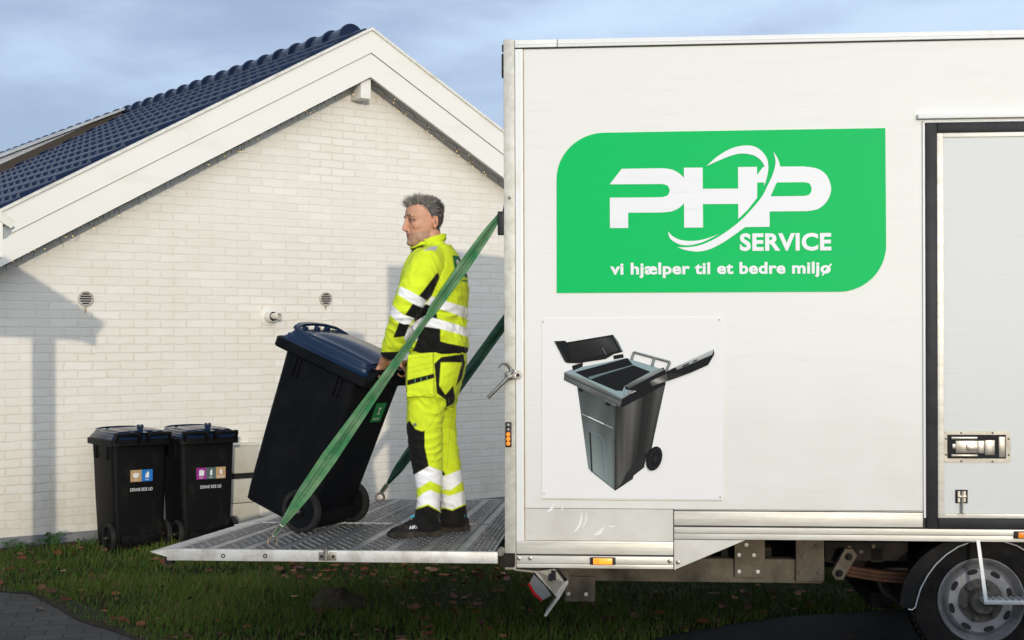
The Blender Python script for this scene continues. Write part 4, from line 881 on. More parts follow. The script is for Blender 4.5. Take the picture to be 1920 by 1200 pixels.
# tapered tip plates, hinge roller and feet
t0 = dk(287.5, 1025.8, ZP-.012); t1 = dk(437.5, 983, ZP-.012); u1 = dk(440.8, 976, ZP-.004); u2x = sk(XL, yfar)-.06
b = MB(); zt0 = ZP-.010
def wedge(p_t0, p_t1, xa0, ya0, xa1, ya1):
    b.add([(p_t0[0], p_t0[1], ZP-.014), (p_t1[0], p_t1[1], ZP-.014), (xa1, ya1, ZP), (xa0, ya0, ZP), (p_t0[0]+.01, p_t0[1], ZP-.019), (p_t1[0]+.01, p_t1[1], ZP-.019), (xa1, ya1, ZP-.045), (xa0, ya0, ZP-.045)], [(0, 1, 2, 3), (4, 7, 6, 5), (0, 4, 5, 1), (0, 3, 7, 4), (1, 5, 6, 2)])
wedge((t0.x, yn), (t1.x, ymid-.012), sk(XL, yn), yn, sk(XL, ymid), ymid-.012); wedge((u1.x, ymid+.012), (u2x, yfar), sk(XL, ymid), ymid+.012, sk(XL, yfar), yfar); b.build('tip_plate', M['alu_side'], lift, split=True)
b = MB(); b.box((XL-.05, yn+.05, ZP-.085), (XL-.01, yn+.10, ZP-.046), bev=.004); b.box((XL+.06, ymid+.03, ZP-.085), (XL+.1, ymid+.08, ZP-.046), bev=.004); b.build('rubber_foot', M['rubber'], lift, split=True)
q = TI @ on_plane(936, 1036, TM @ Vector((0, yn-.02, 0)), TN); b = MB(); b.lathe([(0, .03), (.008, .03), (.010, .026), (.016, .026), (.018, .022), (.018, -.05), (0, -.05)], (q.x, yn, q.z), (0, -1, 0), 20); b.build('hinge_roller', M['chrome'], lift)
b = MB(); b.box((XR+.021, yn+.05, zb0-.03), (.05, yn+.12, ZP-.02), bev=.004); b.box((XR+.021, yfar-.15, zb0-.03), (.05, yfar-.05, ZP-.02), bev=.004); b.box((-.02, .05, zb0-.02), (.3, TW-.05, zb0+.06), bev=.004); b.build('hinge_arm', M['chassis_dark'], lift, split=True)

# ================================================================= LASHING STRAPS (hang between the rear post and the deck)
def strap(name, label, top, bot, widths, matl, ringr, fold=.012, twist=0.0):
    root = empty(name, Matrix.Translation(bot), label, 'strap', 'green straps holding the tail lift')
    b = MB(); d = (bot-top); Ln = d.length; d.normalize(); side = d.cross(Vector((0, 1, 0))).normalized(); nrm = Vector((0, 1, 0)); n = 48; K = 9; st_ = MB()
    F_, B_ = [], []
    for i in range(n+1):
        t = i/n; w = np.interp(t, [a for a, _ in widths], [c for _, c in widths]); c = top+d*(Ln*t)
        tw = .5*math.sin(t*5+twist)+.35*math.sin(t*11.0)
        row, rowb = [], []
        for k in range(K):
            s_ = k/(K-1)*2-1; zf = fold*(0.9*math.sin(s_*3.3+tw*1.6)+0.4*math.sin(s_*7+t*9+twist))*min(1, w/.05)+.004*math.sin(t*40+k)
            p = c+side*(s_*w)+nrm*(zf+s_*tw*.35*w)
            row.append(p); rowb.append(p+nrm*.007)
        F_.append(row); B_.append(rowb)
    def grid(R, flip): b.add([p for r in R for p in r], [((i*K+j, i*K+j+1, (i+1)*K+j+1, (i+1)*K+j)) for i in range(n) for j in range(K-1)], 0, True)
    grid(F_, 0); grid(B_, 1)
    for j in (0, K-1): b.add([p for i in range(n+1) for p in (F_[i][j], B_[i][j])], [(2*i, 2*i+1, 2*i+3, 2*i+2) for i in range(n)], 0, True)
    wb = b.build('webbing', matl, root, True)
    for jj in (3, 5): st_.tube([F_[i][jj]-nrm*.001 for i in range(1, n)], .0016, 4)
    st_.build('stitching', M['stitch'], wb, True, split=True)
    e = bot+Vector((0, 0, ringr*1.0)); b = MB()
    for k in (-1, 1):
        b.tube([bot-d*.075+side*k*.010, bot-d*.045+side*k*.011, bot-d*.012+side*k*.009+Vector((0, 0, 0))], .0055, 8)
    b.tube([bot-d*.078-side*.010, bot-d*.078+side*.010], .006, 8); b.tube([bot-d*.012-side*.009, bot-d*.006, bot-d*.012+side*.009], .0055, 8); b.build('shackle', M['chrome'], root, True)
    b = MB(); b.tube([bot+Vector((math.cos(a)*ringr, math.sin(a)*.004, math.sin(a)*ringr-ringr*.8)) for a in [2*math.pi*k/20 for k in range(20)]], ringr*.30, 8, closed=True); b.build('ring', M['ringsteel'], root, True)
    return root
rb1 = at(509, 1006, 7.26); tp1 = at(938, 404, 7.12)
strap('strap', 'faded pale green strap in front of the man, from deck ring to rear post', tp1, rb1,
      [(0, .012), (.05, .024), (.15, .029), (.27, .025), (.303, .022), (.31, .014), (.36, .016), (.50, .024), (.62, .032), (.75, .040), (.86, .036), (.93, .021), (.965, .010), (1, .006)], M['lash'], .024)
rb2 = at(711, 925, 9.20); far_top = TM @ Vector((-.03, TW-.04, 2.35)); tdir = (at(945, 606, 9.15)-rb2)
tp2 = rb2+tdir*1.45
strap('strap', 'green lashing strap, coloured darker for its shade, behind the man, on the far side of the deck', tp2, rb2,
      [(0, .03), (.3, .034), (.6, .034), (.80, .036), (.90, .030), (.95, .012), (1, .006)], M['lash_shaded'], .026, .010, 1.2)

# ================================================================= WHEELED BINS (local: x along the axle, y away from the handle, z up from the axle)
def make_bin(label, group, bm, sticker):
    root = empty('wheeled_bin', Matrix(), label, 'bin', group)
    b = MB(); R = []
    for z, xh, ya, yb, r in ((-.106, .200, -.035, .385, .03), (-.100, .208, -.045, .395, .035), (-.02, .214, -.05, .40, .035), (.30, .230, -.055, .412, .04), (.66, .243, -.06, .425, .045), (.775, .248, -.062, .430, .045)):
        R.append(rrect(-xh, xh, ya, yb, z, r))
    b.loft(R, 0, True, True)
    # wheel arches cut look: axle housing below the handle side
    b.box((-.17, -.085, -.055), (.17, -.03, .02), bev=.012)
    for sx_ in (-1, 1):
        for y in (.02, .30):
            for d in (0, .028): b.prism([(sx_*.242, y+d, .775), (sx_*.242, y+d+.012, .775), (sx_*.242, y+d+.012, .655), (sx_*.242, y+d, .655)], (sx_*.016, 0, 0))
    for x in (-.17, .17): b.box((x-.012, .42, .66), (x+.012, .446, .775), bev=.003)
    body = b.build('body', bm, root)
    b = MB(); b.loft([rrect(-.263, .263, -.120, .500, .772, .035), rrect(-.268, .268, -.125, .505, .778, .04), rrect(-.268, .268, -.125, .505, .822, .04), rrect(-.262, .262, -.120, .498, .826, .035)]); b.build('rim', bm, body)
    # lid: stepped skirt, raised bonnet with ridges
    b = MB(); b.loft([rrect(-.258, .258, -.115, .470, .827, .04), rrect(-.258, .258, -.115, .470, .842, .04), rrect(-.249, .249, -.105, .462, .846, .04), rrect(-.245, .245, -.100, .458, .862, .04), rrect(-.235, .235, -.092, .450, .866, .045), rrect(-.226, .226, -.082, .440, .886, .045), rrect(-.216, .216, -.070, .428, .890, .045)], 0, True)
    rr = []
    for k in range(13):
        t = k/12; y = -.085+t*.475; h = .030*math.sin(math.pi*min(1, (t*.93+.07)))**.5
        rr.append([Vector((x, y, .888+h*f)) for x, f in ((-.200, 0), (-.192, .55), (-.120, .62), (-.105, .92), (0, 1.0), (.105, .92), (.120, .62), (.192, .55), (.200, 0))])
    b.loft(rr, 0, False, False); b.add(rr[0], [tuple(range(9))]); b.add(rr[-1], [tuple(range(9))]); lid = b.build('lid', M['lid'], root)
    # carrying bow along the front of the lid
    b = MB()
    arc = [(-.228, .285, .876), (-.226, .33, .884), (-.220, .38, .892), (-.205, .43, .900), (-.12, .462, .906), (0, .47, .908), (.12, .462, .906), (.205, .43, .900), (.220, .38, .892), (.226, .33, .884), (.228, .285, .876)]
    r0 = [[Vector((x*1.0, y+.014, z+.006)), Vector((x*.93, y-.014, z+.008)), Vector((x*.93, y-.012, z-.008)), Vector((x*1.0, y+.016, z-.010))] for x, y, z in arc]; b.loft(r0, 0, True)
    for x in (-.10, .02, .12): b.box((x-.014, .425, .875), (x+.014, .452, .902), bev=.003)
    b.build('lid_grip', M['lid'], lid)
    # two grip bars on the handle side with their lugs; the lid hinges on the same bar
    b = MB()
    for sx_ in (-1, 1):
        b.tube([(sx_*.030, -.150, .872), (sx_*.236, -.150, .872)], .0145, 12); b.box((sx_*.232-.010, -.164, .858), (sx_*.232+.010, -.112, .886), bev=.005); b.prism([(sx_*.222, -.112, .778), (sx_*.222, -.112, .876), (sx_*.222, -.158, .882), (sx_*.222, -.162, .856)], (sx_*.02, 0, 0)); b.prism([(sx_*.03, -.112, .778), (sx_*.03, -.112, .882), (sx_*.03, -.163, .888), (sx_*.03, -.168, .852)], (sx_*.02, 0, 0))
    b.build('handle', bm, root, split=True)
    b = MB(); b.prism([(-.026, -.170, .886), (-.026, -.10, .896), (-.026, -.03, .905), (-.026, -.03, .885), (-.026, -.10, .862)], (.052, 0, 0))
    for d in (-.02, .012): b.tube([(d-.004, -.062, .932), (d+.012, -.062, .932)], .020, 12)
    b.box((-.022, -.075, .895), (.022, -.05, .928), bev=.004)
    for sx_ in (-1, 1): b.box((sx_*.10-.02, -.168, .887), (sx_*.10+.02, -.08, .895), bev=.004)
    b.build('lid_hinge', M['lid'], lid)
    b = MB(); b.tube([(-.285, 0, 0), (.285, 0, 0)], .010, 10); b.build('axle', M['ringsteel'], root)
    for sx_ in (-1, 1):
        c = (sx_*.247, 0, 0); b = MB(); b.lathe([(.092, -.020), (.100, -.024), (.114, -.022), (.120, -.014), (.120, .014), (.114, .022), (.100, .024), (.092, .020)], c, (sx_, 0, 0), 44); w = b.build('wheel', M['binwheel'], root)
        b = MB(); b.lathe([(.092, .020), (.088, .010), (.060, .006), (.030, .012), (.026, .026), (0, .027)], c, (sx_, 0, 0), 36); b.lathe([(.092, -.020), (.088, -.012), (.060, -.006), (.030, -.016), (0, -.018)], c, (sx_, 0, 0), 36)
        for k in range(12):
            a = 2*math.pi*k/12; u = Vector((0, math.cos(a), math.sin(a))); b.tube([Vector(c)+u*.028-Vector((sx_*.014, 0, 0)), Vector(c)+u*.086-Vector((sx_*.014, 0, 0))], .0035, 5)
        b.build('wheel_rim', bm, w)
    sticker(root); return root
def back(u, w, y=-.0605): # point on the handle face: u metres across (x), w metres up
    tt = (w+.106)/.88; yb_ = -.045-.017*max(0, min(1, tt)); return Vector((u, yb_-.0028+(y+.0605), w))
def st_rect(mb, u0, u1, w0, w1, m, off=0.0): mb.add([back(u0, w0, -.0605-off), back(u1, w0, -.0605-off), back(u1, w1, -.0605-off), back(u0, w1, -.0605-off)], [(0, 1, 2, 3)], m)
SM = [M['st_tan'], M['st_blue'], M['st_purple'], M['st_slate'], M['st_green'], M['st_white']]
# the handle side is seen from -y, so text reads along +x
def put_text(mb, s, u0, u1, w0, w1, bold=.02, off=.001, m=5): text_into(mb, s, lambda a, c: back(u0+(u1-u0)*a, w0+(w1-w0)*c, -.0605-off), bold, m)
def sticker_a(root):
    b = MB(); W = .098; u = -.085; w0 = .465
    st_rect(b, u, u+W, w0, w0+.10, 0); st_rect(b, u+W, u+2*W, w0, w0+.10, 1)
    b.flat([back(u+.026+.05*math.cos(a)*.55+.022, w0+.056+.022*math.sin(a)+.004*math.cos(2*a), -.0615) for a in [2*math.pi*k/14 for k in range(14)]], 5)
    b.flat([back(*p, -.0615) for p in ((u+W+.034, w0+.032), (u+W+.066, w0+.032), (u+W+.066, w0+.080), (u+W+.052, w0+.082), (u+W+.034, w0+.055))], 5)
    put_text(b, 'PAP', u+.038, u+.060, w0+.010, w0+.020); put_text(b, 'PAPIR', u+W+.032, u+W+.066, w0+.010, w0+.020); s = b.build('sticker', SM, root)
    b = MB(); put_text(b, 'DENNE SIDE UD', u-.002, u+2*W, w0-.080, w0-.053, .006); b.build('side_text', SM, root)
def sticker_b(root):
    b = MB(); W = .088; u = -.10; w0 = .465
    for k, c in enumerate((2, 3, 0)): st_rect(b, u+k*W, u+(k+1)*W, w0, w0+.10, c)
    b.flat([back(*p, -.0615) for p in ((u+.022, w0+.032), (u+.066, w0+.030), (u+.072, w0+.078), (u+.056, w0+.072), (u+.050, w0+.084), (u+.024, w0+.078))], 5)
    b.flat([back(*p, -.0615) for p in ((u+W+.034, w0+.032), (u+W+.054, w0+.032), (u+W+.054, w0+.080), (u+W+.044, w0+.084), (u+W+.034, w0+.060))], 5)
    b.flat([back(u+2*W+.046+.012*math.cos(a)*(1 if abs(math.sin(a)) < .9 else .7), w0+.058+.024*math.sin(a), -.0615) for a in [2*math.pi*k/14 for k in range(14)]], 5)
    put_text(b, 'PLAST', u+.026, u+.062, w0+.010, w0+.020); put_text(b, 'METAL', u+W+.028, u+W+.060, w0+.010, w0+.020); put_text(b, 'MAD & DRIKKE', u+2*W+.008, u+3*W-.008, w0+.018, w0+.026); put_text(b, 'KARTONER', u+2*W+.018, u+3*W-.018, w0+.007, w0+.015); b.build('sticker', SM, root)
    b = MB(); put_text(b, 'DENNE SIDE UD', u+.035, u+.225, w0-.080, w0-.053, .006); b.build('side_text', SM, root)
def sticker_c(root):
    b = MB(); u = .045; w0 = .53; st_rect(b, u, u+.11, w0, w0+.115, 4)
    c = (u+.058, w0+.066)
    b.flat([back(c[0]+dx, c[1]+dz, -.0615) for dx, dz in ((-.016, -.022), (-.006, -.018), (-.002, -.016), (.012, -.022), (.014, -.016), (.004, -.010), (.004, .010), (.014, .016), (.012, .024), (.002, .018), (-.012, .024), (-.014, .016), (-.004, .010), (-.004, -.010), (-.014, -.016))], 5)
    put_text(b, 'MADAFFALD', u+.022, u+.088, w0+.014, w0+.025); b.build('sticker', SM, root)
def place(o, Mx): o.matrix_world = Mx; WORLD[o] = Mx
# the tilted bin on the deck
a1 = on_plane(558.7, 998, Vector((0, 0, ZP)), Vector((0, 0, 1))); a2 = on_plane(659.6, 976.8, Vector((0, 0, ZP)), Vector((0, 0, 1)))
ba = (a2-a1).normalized(); bb = Vector((ba.y, -ba.x, 0)); tl = math.radians(22); bU = Vector((0, 0, math.cos(tl)))+bb*math.sin(tl); bF = -bb*math.cos(tl)+Vector((0, 0, math.sin(tl))); bC = (a1+a2)/2+Vector((0, 0, .1205))
BM = Matrix(((ba.x, bF.x, bU.x, bC.x), (ba.y, bF.y, bU.y, bC.y), (ba.z, bF.z, bU.z, bC.z), (0, 0, 0, 1)))
bin0 = make_bin('black wheeled bin tilted on its wheels, held by the man on the tail lift', None, M['bin'], sticker_c)
# local x must run along the axle with y to the front: x = -ba keeps the frame right-handed
if BM.to_3x3().determinant() < 0:
    BM = BM @ Matrix.Diagonal((-1, 1, 1, 1))
place(bin0, BM)
print('bin det', BM.to_3x3().determinant(), 'sticker px', to_px(BM @ back(.1, .58)), 'handle', to_px(BM @ Vector((.2, -.165, .85))), to_px(BM @ Vector((-.2, -.165, .85))))
scB = 0.95
def upright(px, py, dyaw, s=scB):
    gp = on_plane(px, py, Vector((0, 0, 0)), Vector((0, 0, 1))); yaw = math.atan2(HA[1], HA[0])+dyaw
    Rm = Matrix.Rotation(yaw, 4, 'Z') @ Matrix.Scale(s, 4); off = Rm @ Vector((-.247, 0, 0)); return Matrix.Translation((gp.x-off.x, gp.y-off.y, .1205*s)) @ Rm
GRP = 'black bins with sorting stickers by the house wall'
bin1 = make_bin('black bin by the house wall with a brown and blue sticker', GRP, M['bin_dusty'], sticker_a); place(bin1, upright(203, 1031, .0))
bin2 = make_bin('black bin by the house wall with a purple, grey and brown sticker', GRP, M['bin_dusty'], sticker_b); Mx = WORLD[bin1].copy(); place(bin2, Matrix.Translation(Vector((.505, .20, 0))) @ Mx @ Matrix.Rotation(math.radians(-3), 4, 'Z'))

# ================================================================= PERSON
def remesh(mb, voxel, smooth=2, fac=0.5):
    me = bpy.data.meshes.new('tmp'); me.from_pydata([tuple(p) for p in mb.v], [], mb.f); o = bpy.data.objects.new('tmp', me); COL.objects.link(o)
    r = o.modifiers.new('r', 'REMESH'); r.mode = 'VOXEL'; r.voxel_size = voxel; s = o.modifiers.new('s', 'SMOOTH'); s.factor = fac; s.iterations = smooth
    bpy.context.view_layer.update(); out = bpy.data.meshes.new_from_object(o.evaluated_get(bpy.context.evaluated_depsgraph_get())); bpy.data.objects.remove(o); bpy.data.meshes.remove(me)
    for p in out.polygons: p.use_smooth = True
    return out
def sring(c, A, B, n=28, e=2.3):
    c, A, B = Vector(c), Vector(A), Vector(B); r = []
    for k in range(n):
        t = 2*math.pi*k/n; ct, s_ = math.cos(t), math.sin(t); r.append(c+A*math.copysign(abs(ct)**(2/e), ct)+B*math.copysign(abs(s_)**(2/e), s_))
    return r
def px_loft(mb, rows, Z, lat, e=2.3, tilt=None):
    """rows: (front px, front py, back px, back py, half width in m)"""
    R = []
    for fx_, fy_, bx_, by_, w in rows:
        z = Z(fy_) if callable(Z) else Z
        f, b_ = at(fx_, fy_, z), at(bx_, by_, z); R.append(sring((f+b_)/2, (f-b_)/2, lat*w, e=e))
    mb.loft(R)
def limb(mb, pts, lat=Vector((0, -1, 0)), e=2.0, flat=1.0):
    """pts: (point, radius)"""
    R = []
    for i, (p, r) in enumerate(pts):
        a = pts[max(i-1, 0)][0]; b_ = pts[min(i+1, len(pts)-1)][0]; t = (b_-a).normalized(); u = t.cross(lat).normalized(); v = u.cross(t).normalized(); R.append(sring(p, u*r, v*r*flat, e=e))
    mb.loft(R)
def verts_np(me): a = np.zeros(len(me.vertices)*3, np.float32); me.vertices.foreach_get('co', a); return a.reshape(-1, 3).astype(float)
def normals_np(me): a = np.zeros(len(me.vertices)*3, np.float32); me.vertex_normals.foreach_get('vector', a); return a.reshape(-1, 3).astype(float)
def px_np(V):
    d = V-np.array(CAM); u = d[:, 0]/d[:, 1]*FPX; v = -d[:, 2]/d[:, 1]*FPX; return 960+u-ROLL*v, 640+v+ROLL*u
def set_paint(me, col, m):
    a = me.color_attributes.new('paint', 'FLOAT_COLOR', 'POINT'); cc = np.ones((len(me.vertices), 4), np.float32); cc[:, :3] = col; a.data.foreach_set('color', cc.ravel()); me.materials.clear(); me.materials.append(m)
ppl = lambda pts, ox, oy, k: [(ox+x/k, oy+y/k) for x, y in pts]
YEL, BLK, WHT, SIL = (0.66, 0.79, 0.030), (0.009, 0.0085, 0.008), (0.88, 0.88, 0.89), (0.50, 0.50, 0.56)
FW = Vector((-.988, .15, 0)); LT = Vector((-.15, -.988, 0))
man_base = at(815, 1003, 7.62); man_base.z = ZP
PM_ = Matrix.Translation(man_base)
person = empty('person', PM_, 'man in yellow hi-vis jacket and trousers standing on the tail lift, gripping the tilted bin', 'person')
def link_world(name, me, parent):
    me.transform(WORLD[parent].inverted()); return obj(name, me, parent)
barp = lambda x: BM @ Vector((x, -.150, .872)); barB = (barp(.2)-barp(-.2)).normalized()
GN, GF = barp(-.150), barp(.070)
wrN, wrF = at(727, 660, 7.50), at(775, 668, 7.86)
# ---- body
body = MB()
HC = at(797, 413, 7.60); hf = Vector((-.905, -.425, 0)).normalized(); hl = Vector((-hf.y, hf.x, 0)); hl = -hl if hl.y > 0 else hl; hz = Vector((0, 0, 1))
tiltR = Matrix.Rotation(math.radians(3), 3, hl); hf = tiltR @ hf; hz = tiltR @ hz
H_ = lambda f, l, z: HC+hf*f+hl*l+hz*z
HR = [(-.136, .082, -.052, .020), (-.126, .094, -.020, .034), (-.108, .099, .000, .046), (-.085, .099, .030, .056), (-.055, .097, .058, .0635), (-.025, .0965, .085, .070), (0, .094, .098, .073), (.028, .103, .103, .0755), (.055, .101, .104, .076), (.082, .088, .097, .071), (.102, .066, .078, .058), (.116, .036, .048, .036), (.121, .012, .02, .014)]
body.loft([sring(H_((f-bk)/2, 0, z), hf*((f+bk)/2), hl*w, 32, 2.25) for z, f, bk, w in HR])
def hball(f, l, z, r): body.ball(H_(f, l, z), r, 0, 14, 10, Matrix((hf, hl, hz)).transposed())
for k in range(6):
    t = k/5; hball(.098+.017*t, 0, .012-.052*t, (.011+.004*t, .009+.003*t, .012))
hball(.112, 0, -.044, (.0125, .0125, .011))
for s_ in (-1, 1):
    hball(.104, s_*.011, -.048, (.011, .008, .008)); hball(.090, s_*.030, .024, (.013, .026, .010)); hball(.052, s_*.043, -.026, (.037, .0235, .030)); hball(.0825, s_*.031, .0085, (.012, .016, .0065)); hball(.081, s_*.031, -.0105, (.012, .015, .0065)); hball(.024, s_*.048, -.086, (.045, .014, .030))
    hball(-.030, s_*.078, -.012, (.019, .008, .030)); hball(-.026, s_*.080, -.036, (.010, .007, .012)); hball(-.040, s_*.083, -.004, (.007, .007, .026)); hball(-.026, s_*.084, .013, (.014, .006, .007))
hball(.0975, 0, -.069, (.008, .021, .0055)); hball(.0965, 0, -.082, (.009, .019, .0065)); hball(.090, 0, -.116, (.017, .022, .016)); hball(.095, 0, -.058, (.009, .020, .010))
limb(body, [(H_(-.022, 0, -.05), .060), (H_(-.028, 0, -.10), .061), (at(812, 462, 7.62), .065), (at(815, 480, 7.63), .09)])
px_loft(body, [(786, 470, 836, 466, .11), (772, 490, 850, 490, .165), (766, 530, 862, 530, .165), (770, 600, 862, 600, .155), (774, 660, 864, 660, .155), (772, 690, 864, 690, .16), (775, 730, 858, 730, .15)], 7.63, LT)
legN = [(at(800, 690, 7.55), .075), (at(796, 740, 7.53), .072), (at(796, 800, 7.52), .055), (at(797, 850, 7.52), .052), (at(802, 920, 7.54), .042), (at(804, 955, 7.55), .036)]
legF = [(at(830, 690, 7.71), .075), (at(828, 740, 7.74), .072), (at(828, 800, 7.75), .055), (at(834, 850, 7.75), .052), (at(842, 920, 7.75), .042), (at(846, 950, 7.75), .036)]
limb(body, legN); limb(body, legF)
armN = [(at(806, 490, 7.53), .062), (at(799, 500, 7.46), .060), (at(786, 526, 7.42), .052), (at(771, 556, 7.40), .045), (at(756, 592, 7.40), .041), (at(744, 622, 7.43), .036), (at(735, 650, 7.47), .029), (wrN, .026)]
armF = [(at(815, 490, 7.76), .062), (at(812, 500, 7.80), .060), (at(806, 540, 7.86), .050), (at(800, 588, 7.92), .042), (at(790, 630, 7.90), .036), (at(780, 655, 7.87), .030), (wrF, .027)]
limb(body, armN); limb(body, armF)
def hand(mb, wr, grip, med):
    """closed fist round the bar: wr wrist, grip point on the bar axis, med direction along the bar towards the thumb"""
    B = med.normalized(); e1 = grip-wr; e1 = (e1-B*e1.dot(B)).normalized(); O = B.cross(e1); O = O if O.x < 0 else -O
    pc = lambda o, e_, b_: grip+O*o+e1*e_+B*b_
    mb.loft([sring(wr-e1*.012, B*.026, O*.021), sring(wr+e1*.012, B*.029, O*.020), sring((wr+pc(.026, -.03, 0))/2+O*.004, B*.037, O*.019), sring(pc(.028, -.024, 0), B*.042, O*.0165), sring(pc(.030, .004, 0), B*.043, O*.0145), sring(pc(.028, .014, 0), B*.041, O*.011)])
    for i, (bo, r, far_) in enumerate(((-.034, .0082, 215), (-.0115, .0094, 235), (.0115, .0098, 240), (.034, .0093, 230))):
        pts = [(pc(.031, -.004, bo), r*1.15)]
        for k in range(8):
            th = math.radians(22+(far_-22)*k/7); rad = .0255+(.002 if k in (0, 3) else 0); pts.append((grip+B*bo*.98+O*(rad*math.cos(th))+e1*(rad*math.sin(th)), r*(1.04 if k in (0, 3) else .96)*(1-.18*k/7)))
        mb.tube([p for p, _ in pts], [q for _, q in pts], 10); mb.ball(pts[-1][0], pts[-1][1], 0, 8, 6); mb.ball(pts[1][0]+O*.002, r*1.12, 0, 8, 6)
    tp_ = [(pc(.018, -.052, .026), .0145), (pc(.008, -.036, .046), .0125), (pc(-.012, -.024, .050), .0108), (pc(-.026, -.006, .042), .0098), (pc(-.027, .010, .034), .0085)]
    mb.tube([p for p, _ in tp_], [q for _, q in tp_], 10); mb.ball(tp_[-1][0], tp_[-1][1], 0, 8, 6)
hand(body, wrN, GN, barB); hand(body, wrF, GF, -barB)
bme = remesh(body, .0034, 5, .5); V = verts_np(bme)
rel = V-np.array(HC); hfv = rel @ np.array(hf); hlv = rel @ np.array(hl); hzv = rel @ np.array(hz); headm = (V[:, 2] > HC.z-.16)
nse = np.array([noise.noise(Vector(p)*55) for p in V]); nse2 = np.array([noise.noise(Vector(p)*160) for p in V])
col = np.tile(np.array([.60, .315, .20]), (len(V), 1))*(1+.10*nse[:, None])
red = np.exp(-((hfv-.085)**2+(np.abs(hlv)-.04)**2+(hzv+.035)**2)/.0011)*headm+np.exp(-((hfv-.12)**2+hlv**2+(hzv+.042)**2)/.0004)*headm
col = col*(1-.35*red[:, None])+np.array([.62, .24, .16])*.35*red[:, None]
stub = np.clip((-.052-hzv)/.02, 0, 1)*headm*(hfv > -.012-.25*(hzv+.05))*np.clip((hzv+.17)/.03, 0, 1); stub = stub*(.75+.5*nse2)
col = col*(1-.62*np.clip(stub, 0, 1))[:, None]+np.array([.20, .155, .125])*(.62*np.clip(stub, 0, 1))[:, None]
ear = headm & (np.abs(hlv) > .070) & (hfv < -.008); col[ear] = col[ear]*np.array([1.05, .92, .88])
concha_shade = headm & (np.abs(hlv) > .074) & ((((hfv+.027)/.008)**2+((hzv+.012)/.014)**2) < 1); col[concha_shade] *= .55  # shade in the hollow of the ear, painted into the skin
lips = headm & (hfv > .094) & (np.abs(hzv+.0755) < .0085) & (np.abs(hlv) < .021); col[lips] = (.36, .14, .115); slit = headm & (hfv > .090) & (np.abs(hzv+.0752) < .0026) & (np.abs(hlv) < .025); col[slit] = (.13, .05, .045)
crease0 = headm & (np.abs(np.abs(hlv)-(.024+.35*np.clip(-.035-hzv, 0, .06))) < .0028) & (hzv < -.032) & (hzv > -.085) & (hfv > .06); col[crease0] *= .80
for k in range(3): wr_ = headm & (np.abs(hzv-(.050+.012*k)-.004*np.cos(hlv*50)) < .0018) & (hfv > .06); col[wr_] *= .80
brow = headm & (np.abs(hzv-(.030+.08*np.clip(np.abs(hlv)-.02, 0, .03)-.6*np.clip(np.abs(hlv)-.036, 0, .03))) < .0052) & (np.abs(hlv) > .010) & (np.abs(hlv) < .052) & (hfv > .07); col[brow] = col[brow]*.30+np.array([.06, .05, .04])*.6
sock_shade = headm & ((((np.abs(hlv)-.032)/.021)**2+((hzv-.002)/.013)**2) < 1) & (hfv > .07); col[sock_shade] *= np.array([.50, .42, .41])  # eye sockets darkened in the skin colour, as shade
phi = np.abs(np.degrees(np.arctan2(hlv, hfv+.02)))
zline = np.interp(phi, [0, 35, 52, 68, 82, 92, 104, 116, 180], [.080, .084, .078, .056, .022, -.008, .022, -.050, -.078])
scalp = headm & (hzv > zline+.004*nse+.003*nse2) & (np.abs(hlv) < .0795); col[scalp] = np.array([.085, .075, .068])
set_paint(bme, col, M['skin']); bodyo = link_world('body', bme, person)
# eyes
eb = MB()
for s_ in (-1, 1): eb.ball(H_(.0815, s_*.031, -.001), .0110, 0, 14, 10)
eo = eb.build('eye', M['eye'], bodyo, True, split=True)
for s_ in (-1, 1):
    ib = MB(); ib.ball(H_(.0895, s_*.0325, -.0005), (.0042, .0058, .0050), 0, 10, 8); ib.build('iris', M['iris'], bodyo, True)
